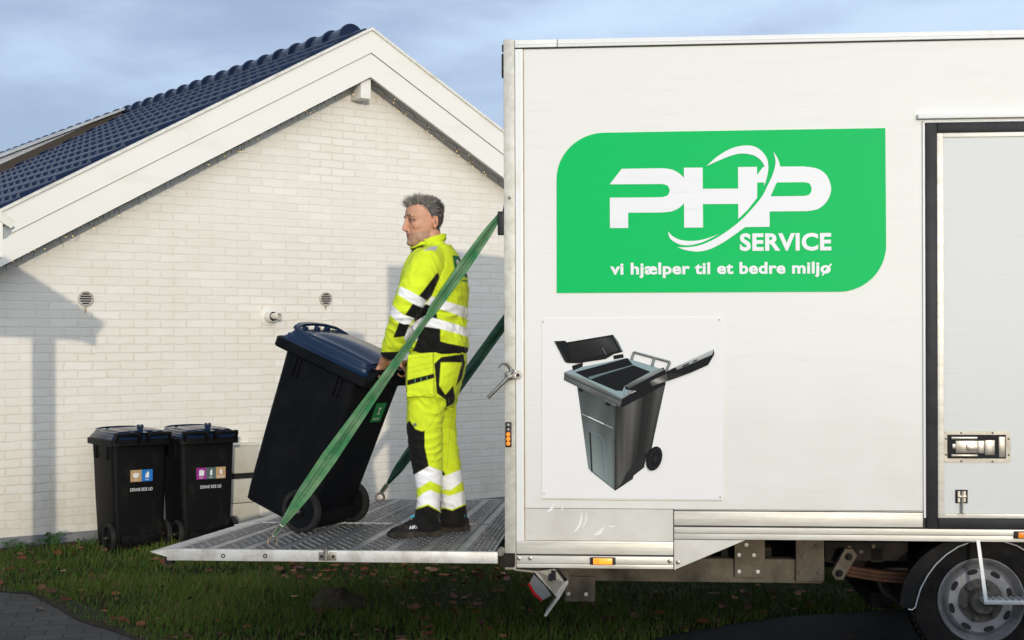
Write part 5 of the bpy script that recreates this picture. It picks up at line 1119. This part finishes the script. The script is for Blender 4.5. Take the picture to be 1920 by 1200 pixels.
# hair: many short tufts growing from the scalp
hm = MB(); hr = random.Random(21); tot = 0
def head_pt(ph, z):
    for (z0, f0, b0, w0), (z1, f1, b1, w1) in zip(HR[:-1], HR[1:]):
        if z0 <= z <= z1:
            t = (z-z0)/(z1-z0); f, bk, w = f0+(f1-f0)*t, b0+(b1-b0)*t, w0+(w1-w0)*t; a = (f+bk)/2; c_, s_ = math.cos(ph), math.sin(ph)
            return ((f-bk)/2+a*math.copysign(abs(c_)**(2/2.25), c_), w*math.copysign(abs(s_)**(2/2.25), s_), z), Vector((c_*.9, s_*1.1, max(-.2, (z-.02)*11)))
while tot < 6500:
    ph = hr.uniform(-math.pi, math.pi); z = hr.uniform(-.078, .1205); q = head_pt(ph, z)
    if q is None: continue
    (f, l, z), nl = q; p_ = abs(math.degrees(math.atan2(l, f+.02)))
    zl = float(np.interp(p_, [0, 35, 52, 68, 82, 92, 104, 116, 180], [.078, .082, .076, .054, .020, -.012, .022, -.050, -.078]))
    if z < zl+hr.gauss(0, .005): continue
    tot += 1; nl.normalize(); top = max(0, min(1, (z-.045)/.05)); front = max(0, min(1, (f-.01)/.07))
    side = 1-top; ln_ = (.008+.019*top+.022*top*front)*hr.uniform(.5, 1.35)*(1-.45*max(0, min(1, (-f-.02)/.05))*top)
    cl = noise.noise(Vector((f*38, l*38, z*38))); d = nl*(.22+.30*top)+Vector((-.45*side-.55*top*(1-front)+.45*front*top, .35*cl*top, -.75*side+.15*top+.25*front*top))+Vector((hr.uniform(-.25, .25), hr.uniform(-.25, .25), hr.uniform(-.15, .2)))*(.6+.5*top); d.normalize()
    r0 = Vector((f, l, z))-nl*.002; r1 = r0+d*ln_*.55; r2 = r0+d*ln_+Vector((-.25*ln_*(1-front), 0, -.25*ln_*(1-top)))
    sdv = d.cross(Vector((hr.uniform(-1, 1), hr.uniform(-1, 1), hr.uniform(-1, 1)))).normalized()*hr.uniform(.0007, .0014)
    Q = lambda v: H_(v.x, v.y, v.z)
    g_ = hr.random(); dark = .08+.50*(f < -.04)+.18*(z < .03); mi = 2 if g_ < dark else (1 if hr.random() < .35+.4*front else 0)
    hm.add([Q(r0-sdv), Q(r0+sdv), Q(r1+sdv*.8), Q(r1-sdv*.8), Q(r2)], [(0, 1, 2, 3), (3, 2, 4)], mi)
hm.build('hair', [M['hair'], M['hair_light'], M['hair_dark']], person, True)
# ---- folds
def folds(me, spots, base=.0025):
    V = verts_np(me); N = normals_np(me); px, py = px_np(V); amp = np.full(len(V), base)
    for sx_, sy_, r, a in spots: amp += a*np.exp(-(((px-sx_)**2+(py-sy_)**2)/(r*r)))
    d = np.empty(len(V))
    for i, p in enumerate(V):
        w = noise.noise(Vector((p[0]*7, p[1]*7, p[2]*5)))*1.2; q = Vector((p[0]*9+w, p[1]*9, p[2]*21+p[0]*10+w*1.5)); r_ = noise.noise(q); q2 = noise.noise(Vector((p[0]*26, p[1]*26, p[2]*34+p[0]*18)))
        d[i] = (1-2.2*abs(r_))*.8+.35*q2
    V += N*(amp*d)[:, None]; me.vertices.foreach_set('co', V.astype(np.float32).ravel()); me.update()
def paint_px(me, base, polys, lines=()):
    """garment pattern: cut-out shapes and seams laid onto the cloth from its side view, with soft edges"""
    V = verts_np(me); px, py = px_np(V); acc = np.zeros((len(V), 3)); offs = [(a*.55, b*.55) for a in (-1, 0, 1) for b in (-1, 0, 1)]
    tests = [None if t is None else t(V) for _, _, t in polys]
    for ox, oy in offs:
        col = np.tile(np.array(base), (len(V), 1)).astype(float)
        for (pts, c, _), t in zip(polys, tests):
            m = inside(pts, px+ox, py+oy)
            if t is not None: m &= t
            col[m] = c
        acc += col
    acc /= len(offs)
    for pts, w, k, test in lines:
        d = np.full(len(V), 1e9)
        for (xa, ya), (xb, yb) in zip(pts[:-1], pts[1:]):
            t = np.clip(((px-xa)*(xb-xa)+(py-ya)*(yb-ya))/max(1e-9, (xb-xa)**2+(yb-ya)**2), 0, 1); d = np.minimum(d, np.hypot(px-xa-t*(xb-xa), py-ya-t*(yb-ya)))
        f = np.clip(1.5-d/w, 0, 1)*(test(V) if test is not None else 1); acc *= (1-k*f)[:, None]
    return acc, V
def inside(poly, x, y):
    c = np.zeros(x.shape, bool); n = len(poly)
    for i in range(n):
        xa, ya = poly[i]; xb, yb = poly[(i+1) % n]; cond = ((ya > y) != (yb > y)) & (x < (xb-xa)*(y-ya)/((yb-ya) if abs(yb-ya) > 1e-9 else 1e-9)+xa); c ^= cond
    return c
# ---- jacket
j = MB()
px_loft(j, [(771, 657, 874, 661, .185), (768, 645, 876, 648, .195), (764, 620, 873, 622, .190), (760, 590, 872, 594, .188), (756, 560, 876, 562, .200), (754, 535, 877, 538, .205), (756, 512, 873, 512, .205), (762, 494, 866, 492, .190), (770, 480, 857, 474, .150), (775, 470, 846, 458, .105)], 7.63, LT, 2.35)
limb(j, [(H_(.02, 0, -.155), .080), (at(806, 462, 7.62), .084), (at(812, 478, 7.63), .10)])
colr = [sring((at(770, 468, 7.62)+at(838, 448, 7.62))/2, (at(770, 468, 7.62)-at(838, 448, 7.62))/2, LT*.082, e=2.1), sring((at(771, 461, 7.62)+at(837, 437, 7.62))/2, (at(771, 461, 7.62)-at(837, 437, 7.62))/2, LT*.074, e=2.1)]
j.loft(colr)
limb(j, [(at(812, 489, 7.56), .088), (at(801, 496, 7.47), .092), (at(788, 520, 7.42), .086), (at(774, 550, 7.40), .079), (at(764, 572, 7.395), .073), (at(757, 590, 7.40), .069), (at(749, 610, 7.42), .061), (at(741, 632, 7.45), .055), (at(733, 654, 7.48), .049), (at(729, 664, 7.495), .045)])
limb(j, [(at(815, 489, 7.73), .088), (at(812, 498, 7.80), .090), (at(808, 530, 7.85), .080), (at(803, 570, 7.90), .070), (at(798, 596, 7.915), .064), (at(790, 630, 7.90), .054), (at(780, 662, 7.875), .046)])
jme = remesh(j, .0038, 4, .5)
folds(jme, [(757, 588, 30, .008), (740, 640, 26, .006), (852, 615, 34, .010), (815, 610, 40, .008), (830, 545, 40, .008), (800, 650, 60, .006), (775, 530, 30, .007), (840, 580, 30, .007)], .0030)
z1 = lambda pts: ppl(pts, 690, 470, 7.111); z5 = lambda pts: ppl(pts, 640, 340, 3.528)
near = lambda V: V[:, 1] < 7.66
armt = lambda V: V[:, 1] < 7.53
polys = [
 (z1([(610, 700), (680, 735), (730, 750), (775, 705), (880, 745), (910, 800), (925, 890), (800, 1010), (560, 1060), (625, 945), (615, 895), (500, 850), (595, 705)]), BLK, near),
 (z1([(930, 285), (950, 320), (955, 365), (850, 600), (790, 665), (685, 600)]), BLK, near),
 (z1([(850, 600), (930, 637), (1040, 668), (1300, 745), (1330, 760), (1330, 900), (1275, 890), (1120, 825), (950, 770), (860, 742), (785, 702)]), WHT, None),
 (z5([(555, 885), (600, 896), (760, 943), (840, 972), (840, 1030), (810, 1018), (760, 1003), (650, 972), (575, 960), (520, 955), (500, 1050), (430, 1060), (400, 1000), (480, 930)]), WHT, None),
 (z5([(520, 958), (575, 960), (655, 973), (655, 1055), (700, 1068), (840, 1098), (840, 1160), (440, 1170), (470, 1120), (500, 1055)]), BLK, None),
 (z5([(383, 930), (455, 935), (420, 1022), (343, 1030)]), BLK, armt),
 (z1([(425, 470), (470, 483), (505, 500), (690, 600), (780, 655), (795, 670), (735, 752), (680, 735), (600, 700), (430, 592), (400, 575)]), WHT, armt),
 (z1([(300, 700), (340, 728), (400, 790), (480, 850), (600, 890), (618, 900), (560, 972), (480, 972), (400, 942), (310, 862), (280, 820)]), WHT, armt),
 (z5([(545, 458), (590, 430), (640, 425), (628, 455), (590, 450)]), SIL, near),
 (z5([(738, 488), (765, 489), (800, 500), (860, 520), (860, 636), (832, 636), (800, 620), (755, 588)]), (.012, .13, .045), None),
 (z5([(762, 520), (775, 515), (790, 540), (800, 520), (806, 560), (790, 575), (770, 560)]), (.6, .6, .62), None),
 (z5([(800, 648), (840, 652), (840, 664), (800, 660)]), (.05, .20, .03), None),
 (z5([(455, 462), (490, 438), (500, 441), (468, 468)]), BLK, None)]
seams = [(z1([(840, 30), (880, 110), (925, 230), (955, 330)]), .6, .35, near), (z1([(880, 420), (690, 585)]), .5, .3, armt), (z1([(600, 710), (440, 920), (330, 1067)]), .6, .3, armt), (z1([(905, 520), (1000, 545), (1310, 665)]), .5, .3, near), (z1([(1240, 420), (1270, 740)]), .5, .3, near), (z5([(320, 1150), (360, 1030), (375, 960)]), .5, .3, armt), (z5([(265, 1110), (350, 1130)]), .6, .35, armt), (z5([(640, 345), (700, 385)]), .5, .3, near), (z5([(470, 480), (620, 400)]), .5, .3, near), (z5([(655, 1055), (655, 975)]), .5, .3, near), (z5([(760, 830), (800, 850), (815, 960)]), .6, .2, near)]
col, V = paint_px(jme, YEL, polys, seams)
px, py = px_np(V)
cuffm = (V[:, 1] < 7.55) & (py > 658.5) & (px < 752); col[cuffm] = BLK
set_paint(jme, col, M['garment']); jacket = link_world('jacket', jme, person)
# piping and seams as thin raised cords
def on_surf(pts, Y): return [at(x, y, Y) for x, y in pts]
# ---- trousers
t = MB()
px_loft(t, [(773, 652, 873, 655, .170), (768, 672, 873, 676, .180), (764, 695, 869, 698, .185), (764, 722, 862, 722, .185), (767, 745, 853, 745, .175), (772, 762, 846, 762, .150)], 7.63, LT, 2.4)
px_loft(t, [(765, 690, 838, 690, .09), (763, 730, 835, 730, .098), (764, 765, 831, 765, .093), (763, 800, 827, 800, .084), (766, 835, 826, 835, .079), (771, 865, 826, 865, .077), (777, 895, 826, 895, .074), (781, 920, 825, 920, .071), (782, 945, 823, 945, .069), (777, 966, 822, 966, .068), (769, 984, 822, 987, .066), (768, 991, 821, 994, .064)], lambda y: 7.535+.03*max(0, (y-800)/190), LT, 2.2)
px_loft(t, [(800, 690, 866, 690, .09), (798, 730, 857, 730, .098), (797, 765, 852, 765, .093), (797, 800, 853, 800, .084), (803, 835, 856, 835, .079), (812, 865, 860, 865, .077), (821, 895, 865, 895, .074), (826, 920, 868, 920, .071), (828, 945, 870, 945, .069), (826, 960, 872, 960, .068), (824, 978, 873, 980, .066), (824, 984, 872, 986, .064)], 7.745, LT, 2.2)
t.prism([at(765, 664, 7.433), at(812, 660, 7.433), at(813, 742, 7.420), at(762, 744, 7.420)], (0, .10, 0))
tme = remesh(t, .0038, 4, .5)
folds(tme, [(795, 800, 34, .006), (845, 755, 28, .008), (815, 750, 40, .005), (800, 965, 34, .007), (850, 960, 30, .006), (838, 840, 34, .007), (800, 880, 30, .005)], .0032)
z6 = lambda pts: ppl(pts, 640, 640, 2.857)
yv = 7.655; nl_ = lambda V: V[:, 1] < yv; fl2 = lambda V: V[:, 1] >= yv-.0
polys = [
 (z6([(352, 205), (495, 170), (499, 193), (352, 233)]), BLK, nl_),
 (z6([(497, 118), (535, 82), (655, 66), (660, 112), (532, 110), (523, 235), (556, 285), (558, 312), (510, 276)]), BLK, None),
 (z6([(556, 285), (598, 235), (608, 300), (600, 332), (560, 352)]), BLK, None), (z6([(648, 112), (664, 105), (645, 195), (612, 242), (630, 170)]), BLK, None),
 (z6([(330, 440), (346, 440), (362, 420), (395, 468), (432, 480), (443, 475), (443, 560), (465, 665), (385, 712), (350, 690), (330, 540)]), BLK, nl_),
 (z6([(535, 680), (553, 712), (532, 722)]), BLK, fl2),
 (z6([(370, 722), (388, 710), (467, 666), (545, 698), (545, 778), (527, 770), (470, 745), (412, 782), (380, 790)]), WHT, nl_),
 (z6([(400, 840), (430, 813), (470, 793), (535, 822), (535, 908), (517, 902), (460, 868), (402, 887), (380, 895)]), WHT, nl_),
 (z6([(500, 715), (532, 722), (572, 712), (660, 674), (665, 745), (645, 750), (580, 796), (528, 790), (500, 790)]), WHT, fl2),
 (z6([(500, 800), (522, 808), (575, 826), (665, 795), (670, 866), (653, 870), (590, 898), (545, 887), (500, 880)]), WHT, fl2),
 (z6([(350, 898), (402, 895), (460, 876), (517, 908), (545, 925), (545, 1040), (330, 1040)]), BLK, nl_),
 (z6([(500, 905), (545, 892), (590, 905), (653, 877), (690, 870), (690, 1040), (500, 1040)]), BLK, fl2)]
seams = [(z6([(500, 290), (545, 420), (540, 560), (470, 662)]), .5, .28, nl_), (z6([(443, 478), (480, 440), (520, 360)]), .5, .28, nl_), (z6([(360, 420), (356, 310)]), .5, .25, nl_), (z6([(360, 140), (490, 110)]), .5, .25, nl_), (z6([(360, 165), (490, 135)]), .5, .25, nl_), (z6([(350, 300), (490, 280)]), .5, .4, nl_), (z6([(492, 60), (492, 280)]), .6, .4, nl_), (z6([(415, 548), (441, 552)]), .5, .0, nl_), (z6([(365, 90), (650, 58)]), .5, .3, None), (z6([(600, 340), (575, 520), (560, 700)]), .5, .25, fl2)]
col, V = paint_px(tme, YEL, polys, seams); set_paint(tme, col, M['garment']); trousers = link_world('trousers', tme, person)
b = MB(); q = at(777.5, 795, 7.437); b.lathe([(.009, 0), (.009, .003), (0, .004)], q, (0, -1, 0), 16); b.build('badge', M['st_slate'], trousers, True)
b = MB()
for k in range(3):
    c_ = at(778+k*11, 713-k*2.4, 7.412); b.box(c_-Vector((.0022, .002, .010)), c_+Vector((.0022, .002, .010)))
b.build('loop', M['st_green'], trousers, True, split=True)
# ---- shoes
def shoe(heel, toe, name):
    d = (toe-heel); d.z = 0; L0 = d.length; d.normalize(); s_ = Vector((-d.y, d.x, 0)); up = Vector((0, 0, 1)); base = Vector((heel.x, heel.y, ZP+.0055)); root = bpy.data.objects.new(name, None); COL.objects.link(root); root.parent = person; WORLD[root] = WORLD[person]
    st_ = [(0, .060, .026), (.02, .088, .034), (.06, .112, .038), (.10, .114, .038), (.14, .100, .039), (.18, .080, .043), (.22, .064, .047), (.255, .055, .047), (.28, .046, .040), (.297, .032, .026)]
    b = MB(); R = []
    for x, h, w in st_:
        c = base+d*(x/.30*L0)
        R.append([c+s_*(w*math.copysign(abs(math.cos(a))**.75, math.cos(a)))+up*(.012+(h-.012)*(max(0, math.sin(a))**.8 if math.sin(a) > 0 else 0)) for a in [2*math.pi*k/24 for k in range(24)]])
    b.loft(R, 0, True, True); up_ = b.build('upper', M['shoe'], root, True)
    b = MB(); out_ = [(x, w+.005) for x, h, w in st_]; out_[0] = (-.006, .022); out_[-1] = (.305, .022)
    prof = [base+d*(x/.30*L0)+s_*w for x, w in out_]+[base+d*(x/.30*L0)-s_*w for x, w in reversed(out_)]
    lv = [[p-up*.0055+ (base+d*.15-p)*.03 for p in prof], [p+up*.004 for p in prof], [p+up*.020 for p in prof], [p+up*.028+(base+d*.15-p)*.04 for p in prof]]
    for i, p in enumerate(prof):
        xx = (p-base).dot(d)
        if xx > .23: lv[0][i] += up*.010*((xx-.23)/.07)
    b.loft(lv, 0, True, True); b.build('sole', M['sole'], root, True)
    b = MB()
    for k in range(4): x = .135+k*.022; h = float(np.interp(x, [a[0] for a in st_], [a[1] for a in st_])); c = base+d*(x/.30*L0)+up*(h+.002); b.tube([c+s_*.024-up*.008, c+up*.003, c-s_*.024-up*.008], .0032, 6)
    b.build('lace', M['shoe'], root, True, split=True)
    b = MB(); c = base+d*.155+up*.104; b.tube([c-d*.02+up*.006, c+d*.012-up*.004+s_*0], .006, 8); b.ball(base+d*(.03)+s_*.034+up*.083, (.016, .006, .006), 0, 8, 6); b.build('trim', M['cyan'], root, True, split=True)
    return root, base, d, s_, L0
hN, tN = on_plane(824, 1004, Vector((0, 0, ZP)), Vector((0, 0, 1))), on_plane(727, 1008, Vector((0, 0, ZP)), Vector((0, 0, 1)))
sN = shoe(hN, tN, 'shoe'); hF = on_plane(877, 996, Vector((0, 0, ZP)), Vector((0, 0, 1))); shoe(hF, hF+Vector((-.30, .015, 0)), 'shoe')
b = MB(); root, base, d, s_, L0 = sN; sd = s_ if s_.y < 0 else -s_
text_into(b, 'AIRTOX', lambda u, w: base+d*(.182-.082*u)+sd*(.0435-.001*abs(u-.5)-.006*w)+Vector((0, 0, .046+.016*w+.006*(u-.5))), .02); b.build('shoe_text', M['st_white'], root, True)

# ================================================================= GRASS, LEAVES, STONE, WEEDS
def inside(poly, x, y):
    c = np.zeros(x.shape, bool); n = len(poly)
    for i in range(n):
        xa, ya = poly[i]; xb, yb = poly[(i+1) % n]; cond = ((ya > y) != (yb > y)) & (x < (xb-xa)*(y-ya)/((yb-ya) if abs(yb-ya) > 1e-9 else 1e-9)+xa); c ^= cond
    return c
def np_mesh(name, V, Fq, col, m):
    me = bpy.data.meshes.new(name); me.from_pydata(V.tolist(), [], Fq.tolist()); a = me.color_attributes.new('paint', 'FLOAT_COLOR', 'POINT')
    cc = np.ones((len(V), 4), np.float32); cc[:, :3] = col; a.data.foreach_set('color', cc.ravel()); me.materials.append(m); return me
def wall_y(x): return 12.30+(x+3.27)*HA[1]/HA[0]
NB = 150000
X = rng.uniform(-5.2, 4.2, NB*2); Y = rng.uniform(7.2, 15.6, NB*2)
clump = np.array([noise.noise((x*1.3, y*1.3, 0)) for x, y in zip(X[::1], Y[::1])]); fine = np.array([noise.noise((x*5, y*5, 3)) for x, y in zip(X, Y)])
visible = (np.abs(X) < Y*0.37+.2)
dn = (1.0/(1+0.0*Y))*np.clip(.62+.5*clump+.35*fine, .08, 1)*np.where(Y > 12.5, .35, 1.0)
edge_w = wall_y(X)-Y
keep = visible & (rng.uniform(0, 1, X.shape) < dn) & ~inside(PAVE, X-.02*fine, Y+.03*fine) & ~inside(ROAD, X+.05*fine, Y+.04*clump) & (edge_w > .34+.12*fine)
X, Y, clump, fine = X[keep][:NB], Y[keep][:NB], clump[keep][:NB], fine[keep][:NB]; n = len(X); print('blades', n)
ang = rng.uniform(0, 2*math.pi, n); hgt = rng.uniform(.022, .066, n)*(1+.8*clump); wid = rng.uniform(.0022, .0045, n); tall = rng.uniform(0, 1, n) < .035; hgt = np.where(tall, hgt*1.9, hgt); ln = rng.uniform(.1, .9, n)*hgt
dx, dy = np.cos(ang), np.sin(ang); lx_, ly_ = np.cos(ang*1.7+1), np.sin(ang*1.7+1)
V = np.zeros((n, 5, 3)); V[:, 0] = np.c_[X-dx*wid, Y-dy*wid, np.zeros(n)-.004]; V[:, 1] = np.c_[X+dx*wid, Y+dy*wid, np.zeros(n)-.004]
V[:, 2] = np.c_[X+dx*wid*.8+lx_*ln*.4, Y+dy*wid*.8+ly_*ln*.4, hgt*.6]; V[:, 3] = np.c_[X-dx*wid*.8+lx_*ln*.4, Y-dy*wid*.8+ly_*ln*.4, hgt*.6]; V[:, 4] = np.c_[X+lx_*ln, Y+ly_*ln, hgt]
g1, g2, g3 = np.array([.038, .085, .008]), np.array([.095, .135, .015]), np.array([.15, .11, .04])
t = np.clip(.5+.9*clump+rng.normal(0, .25, n), 0, 1)[:, None]; col = g1*(1-t)+g2*t; dry = (rng.uniform(0, 1, n) < .10+.10*(fine > .2))[:, None]; col = np.where(dry, g3*rng.uniform(.6, 1.2, (n, 1)), col)
base = np.arange(n)[:, None]*5
me = bpy.data.meshes.new('grass'); quads = np.c_[base, base+1, base+2, base+3]; tris = np.c_[base+3, base+2, base+4]
me.vertices.add(n*5); me.vertices.foreach_set('co', V.reshape(-1, 3).astype(np.float32).ravel())
lv = np.concatenate([quads.ravel(), tris.ravel()]).astype(np.int32); me.loops.add(len(lv)); me.loops.foreach_set('vertex_index', lv)
ls = np.concatenate([np.arange(n)*4, n*4+np.arange(n)*3]).astype(np.int32); me.polygons.add(2*n); me.polygons.foreach_set('loop_start', ls); me.update(calc_edges=True); me.validate()
a = me.color_attributes.new('paint', 'FLOAT_COLOR', 'POINT'); cc = np.ones((n*5, 4), np.float32); cc[:, :3] = np.repeat(col, 5, 0); a.data.foreach_set('color', cc.ravel()); me.materials.append(M['grass'])
tag(obj('grass', me), 'short uneven lawn grass in front of the house and under the truck', 'grass', kind='stuff')
# fallen leaves
LVv, LVf, LVc = [], [], []; rs = random.Random(5)
def leaf(x, y, s):
    a = rs.uniform(0, 6.28); tilt = rs.uniform(-1.1, 1.1); curl = rs.uniform(.1, .6); R = Matrix.Rotation(a, 3, 'Z') @ Matrix.Rotation(tilt, 3, 'X'); o = len(LVv); z = rs.uniform(.015, .05)
    prof = [(-1, .0), (-.7, .35), (-.35, .55), (.1, .62), (.5, .42), (.8, .2), (1, 0)]; c = rs.choice([(.20, .085, .035), (.15, .06, .03), (.27, .12, .05), (.11, .06, .04), (.22, .13, .08), (.30, .20, .13), (.19, .10, .10)]); k_ = rs.uniform(.35, 1.0)
    for u, w in prof:
        jag = 1+rs.uniform(-.25, .25)
        for sgn in (-1, 0, 1): p = R @ Vector((u*s, sgn*w*s*jag*.8, s*curl*(w*w*abs(sgn)*1.2+.35*u*u))); LVv.append((x+p.x, y+p.y, z+p.z)); LVc.append([c[0]*k_*1.35, c[1]*k_*1.05, c[2]*k_*.9])
    for i in range(len(prof)-1):
        for j in range(2): LVf.append((o+i*3+j, o+i*3+j+1, o+(i+1)*3+j+1, o+(i+1)*3+j))
cnt = 0
while cnt < 900:
    x, y = rs.uniform(-4.5, 3.0), rs.uniform(7.7, 12.8)
    p = to_px(Vector((x, y, 0)))
    if p[0] < -30 or p[0] > 1950 or p[1] > 1260 or wall_y(x)-y < .3: continue
    dens = .25+.55*max(0, noise.noise((x*.9+4, y*.9, 1)))+(.75 if 480 < p[0] < 1000 and p[1] < 1100 else 0)
    near = min((Vector((x, y))-q).length for q in pave_edge); dens += .9 if near < .28 else 0
    ar = np.array([x]); br_ = np.array([y])
    if inside(ROAD, ar, br_)[0]: dens *= .08
    if inside(PAVE, ar, br_)[0]: dens *= .06
    if rs.random() < dens: leaf(x, y, rs.uniform(.018, .050)); cnt += 1
tag(obj('leaf_litter', np_mesh('leaf_litter', np.array(LVv), np.array(LVf), np.array(LVc), M['leaf'])), 'brown fallen leaves scattered over the lawn', 'leaves', kind='stuff')
# dry edge of the path and foot of the wall
vg = MB(); wl = [(x, wall_y(x)-.34-.1*noise.noise((x*2, 0, 0))) for x in np.linspace(-6.5, 5.5, 60)]; vg.flat([(x, y, .004) for x, y in wl]+[(5.5, wall_y(5.5)+.02, .004), (-6.5, wall_y(-6.5)+.02, .004)]); tag(vg.build('earth_strip', M['verge']), kind='structure')
vp = MB(); inner = [Vector((p[0], p[1])) for p in pave_edge]; o_ = [(p.x+.10+.10*noise.noise((p.x*3, p.y*3, 0)), p.y+.12+.10*noise.noise((p.x*3, p.y*3, 5))) for p in inner]
vp.flat([(p.x-.02, p.y-.02, .0105) for p in inner]+[(x, y, .0105) for x, y in reversed(o_)]); tag(vp.build('path_edge', M['verge']), kind='structure')
# half-buried stone
sc = G(632, 1142); bm = bmesh.new(); bmesh.ops.create_icosphere(bm, subdivisions=4, radius=1)
for v in bm.verts:
    d = noise.noise(v.co*1.3+Vector((4, 2, 1)))*.35+noise.noise(v.co*3.2)*.13+noise.noise(v.co*8)*.03; v.co *= 1+d; v.co = Vector((v.co.x*.17+(.06*v.co.x if v.co.x > 0 else 0), v.co.y*.14, v.co.z*.105*(0.75 if v.co.x > .2 else 1.15)))
me = bpy.data.meshes.new('stone'); bm.to_mesh(me); bm.free(); me.materials.append(M['rock'])
for p in me.polygons: p.use_smooth = True
so = obj('stone', me); so.location = (sc.x, sc.y, .02); tag(so, 'half buried brown fieldstone lying in the lawn below the tail lift', 'stone')
# weeds at the foot of the wall
def weed(px, py, r, h, n, label):
    g0 = on_plane(px, py, Vector((0, 0, 0)), Vector((0, 0, 1))); b = MB(); rs_ = random.Random(int(px))
    for k in range(n):
        a = rs_.uniform(0, 6.28); d = r*math.sqrt(rs_.random()); base = g0; tipp = g0+Vector((math.cos(a)*d*1.6, math.sin(a)*d*.6, h*rs_.uniform(.35, 1))); b.tube([base, (base+tipp)/2+Vector((0, 0, .01)), tipp], .0018, 4)
        for j in range(5):
            aa = rs_.uniform(0, 6.28); l = rs_.uniform(.014, .026); u = Vector((math.cos(aa), math.sin(aa), rs_.uniform(-.2, .7))).normalized(); w = u.orthogonal().normalized()*l*.6; q = tipp+Vector((rs_.uniform(-.015, .015), rs_.uniform(-.01, .01), rs_.uniform(-.02, .01)))
            b.add([q, q+u*l*.5+w, q+u*l*1.2, q+u*l*.5-w], [(0, 1, 2, 3)])
    tag(b.build('weed', M['weed']), label, 'plant', 'weeds at the foot of the house wall')
weed(93, 1024, .055, .13, 26, 'tallest green weed at the foot of the house wall'); weed(40, 1026, .09, .07, 20, 'low spreading green weed by the wall, left of the tallest weed'); weed(155, 1021, .05, .05, 12, 'small green weed beside the left bin')

# ================================================================= HEDGE behind the photographer: unseen, put in to keep the low sun off the lawn
hv = MB(); hr_ = random.Random(9); HYc, HT = -5.0, 1.84
V_, F_ = [], []
N_ = 26000
hx = rng.uniform(-14, 12, N_); hy = HYc+rng.uniform(-.45, .45, N_); top = HT+.10*np.array([noise.noise((x*.8, 0, 2)) for x in hx]); hz = top*np.sqrt(rng.uniform(0, 1, N_))
V = np.zeros((N_, 4, 3)); d1 = rng.normal(0, 1, (N_, 3)); d1 /= np.linalg.norm(d1, axis=1)[:, None]; d2 = np.cross(d1, rng.normal(0, 1, (N_, 3))); d2 /= np.linalg.norm(d2, axis=1)[:, None]; C0 = np.c_[hx, hy, hz]
for k, (s_, w_) in enumerate(((0, 0), (.5, .45), (1, 0), (.5, -.45))): V[:, k] = C0+d1*(.10*s_)+d2*(.10*w_)
bs = np.arange(N_)[:, None]*4
fo = np_mesh('foliage', V.reshape(-1, 3), np.c_[bs, bs+1, bs+2, bs+3], np.tile([.04, .08, .02], (N_*4, 1)), M['shade_hedge'])
shade_hedge = empty('shade_hedge', Matrix.Translation((0, HYc, 0)), 'unseen leafy row added behind the camera to shade the lawn', 'shade_hedge'); o = obj('foliage', fo); o.parent = shade_hedge; o.matrix_parent_inverse = Matrix.Translation((0, -HYc, 0))
hv.box((-14, HYc-.22, 0), (12, HYc+.22, HT-.12)); o = hv.build('branches', M['chassis_dark']); o.parent = shade_hedge; o.matrix_parent_inverse = Matrix.Translation((0, -HYc, 0))
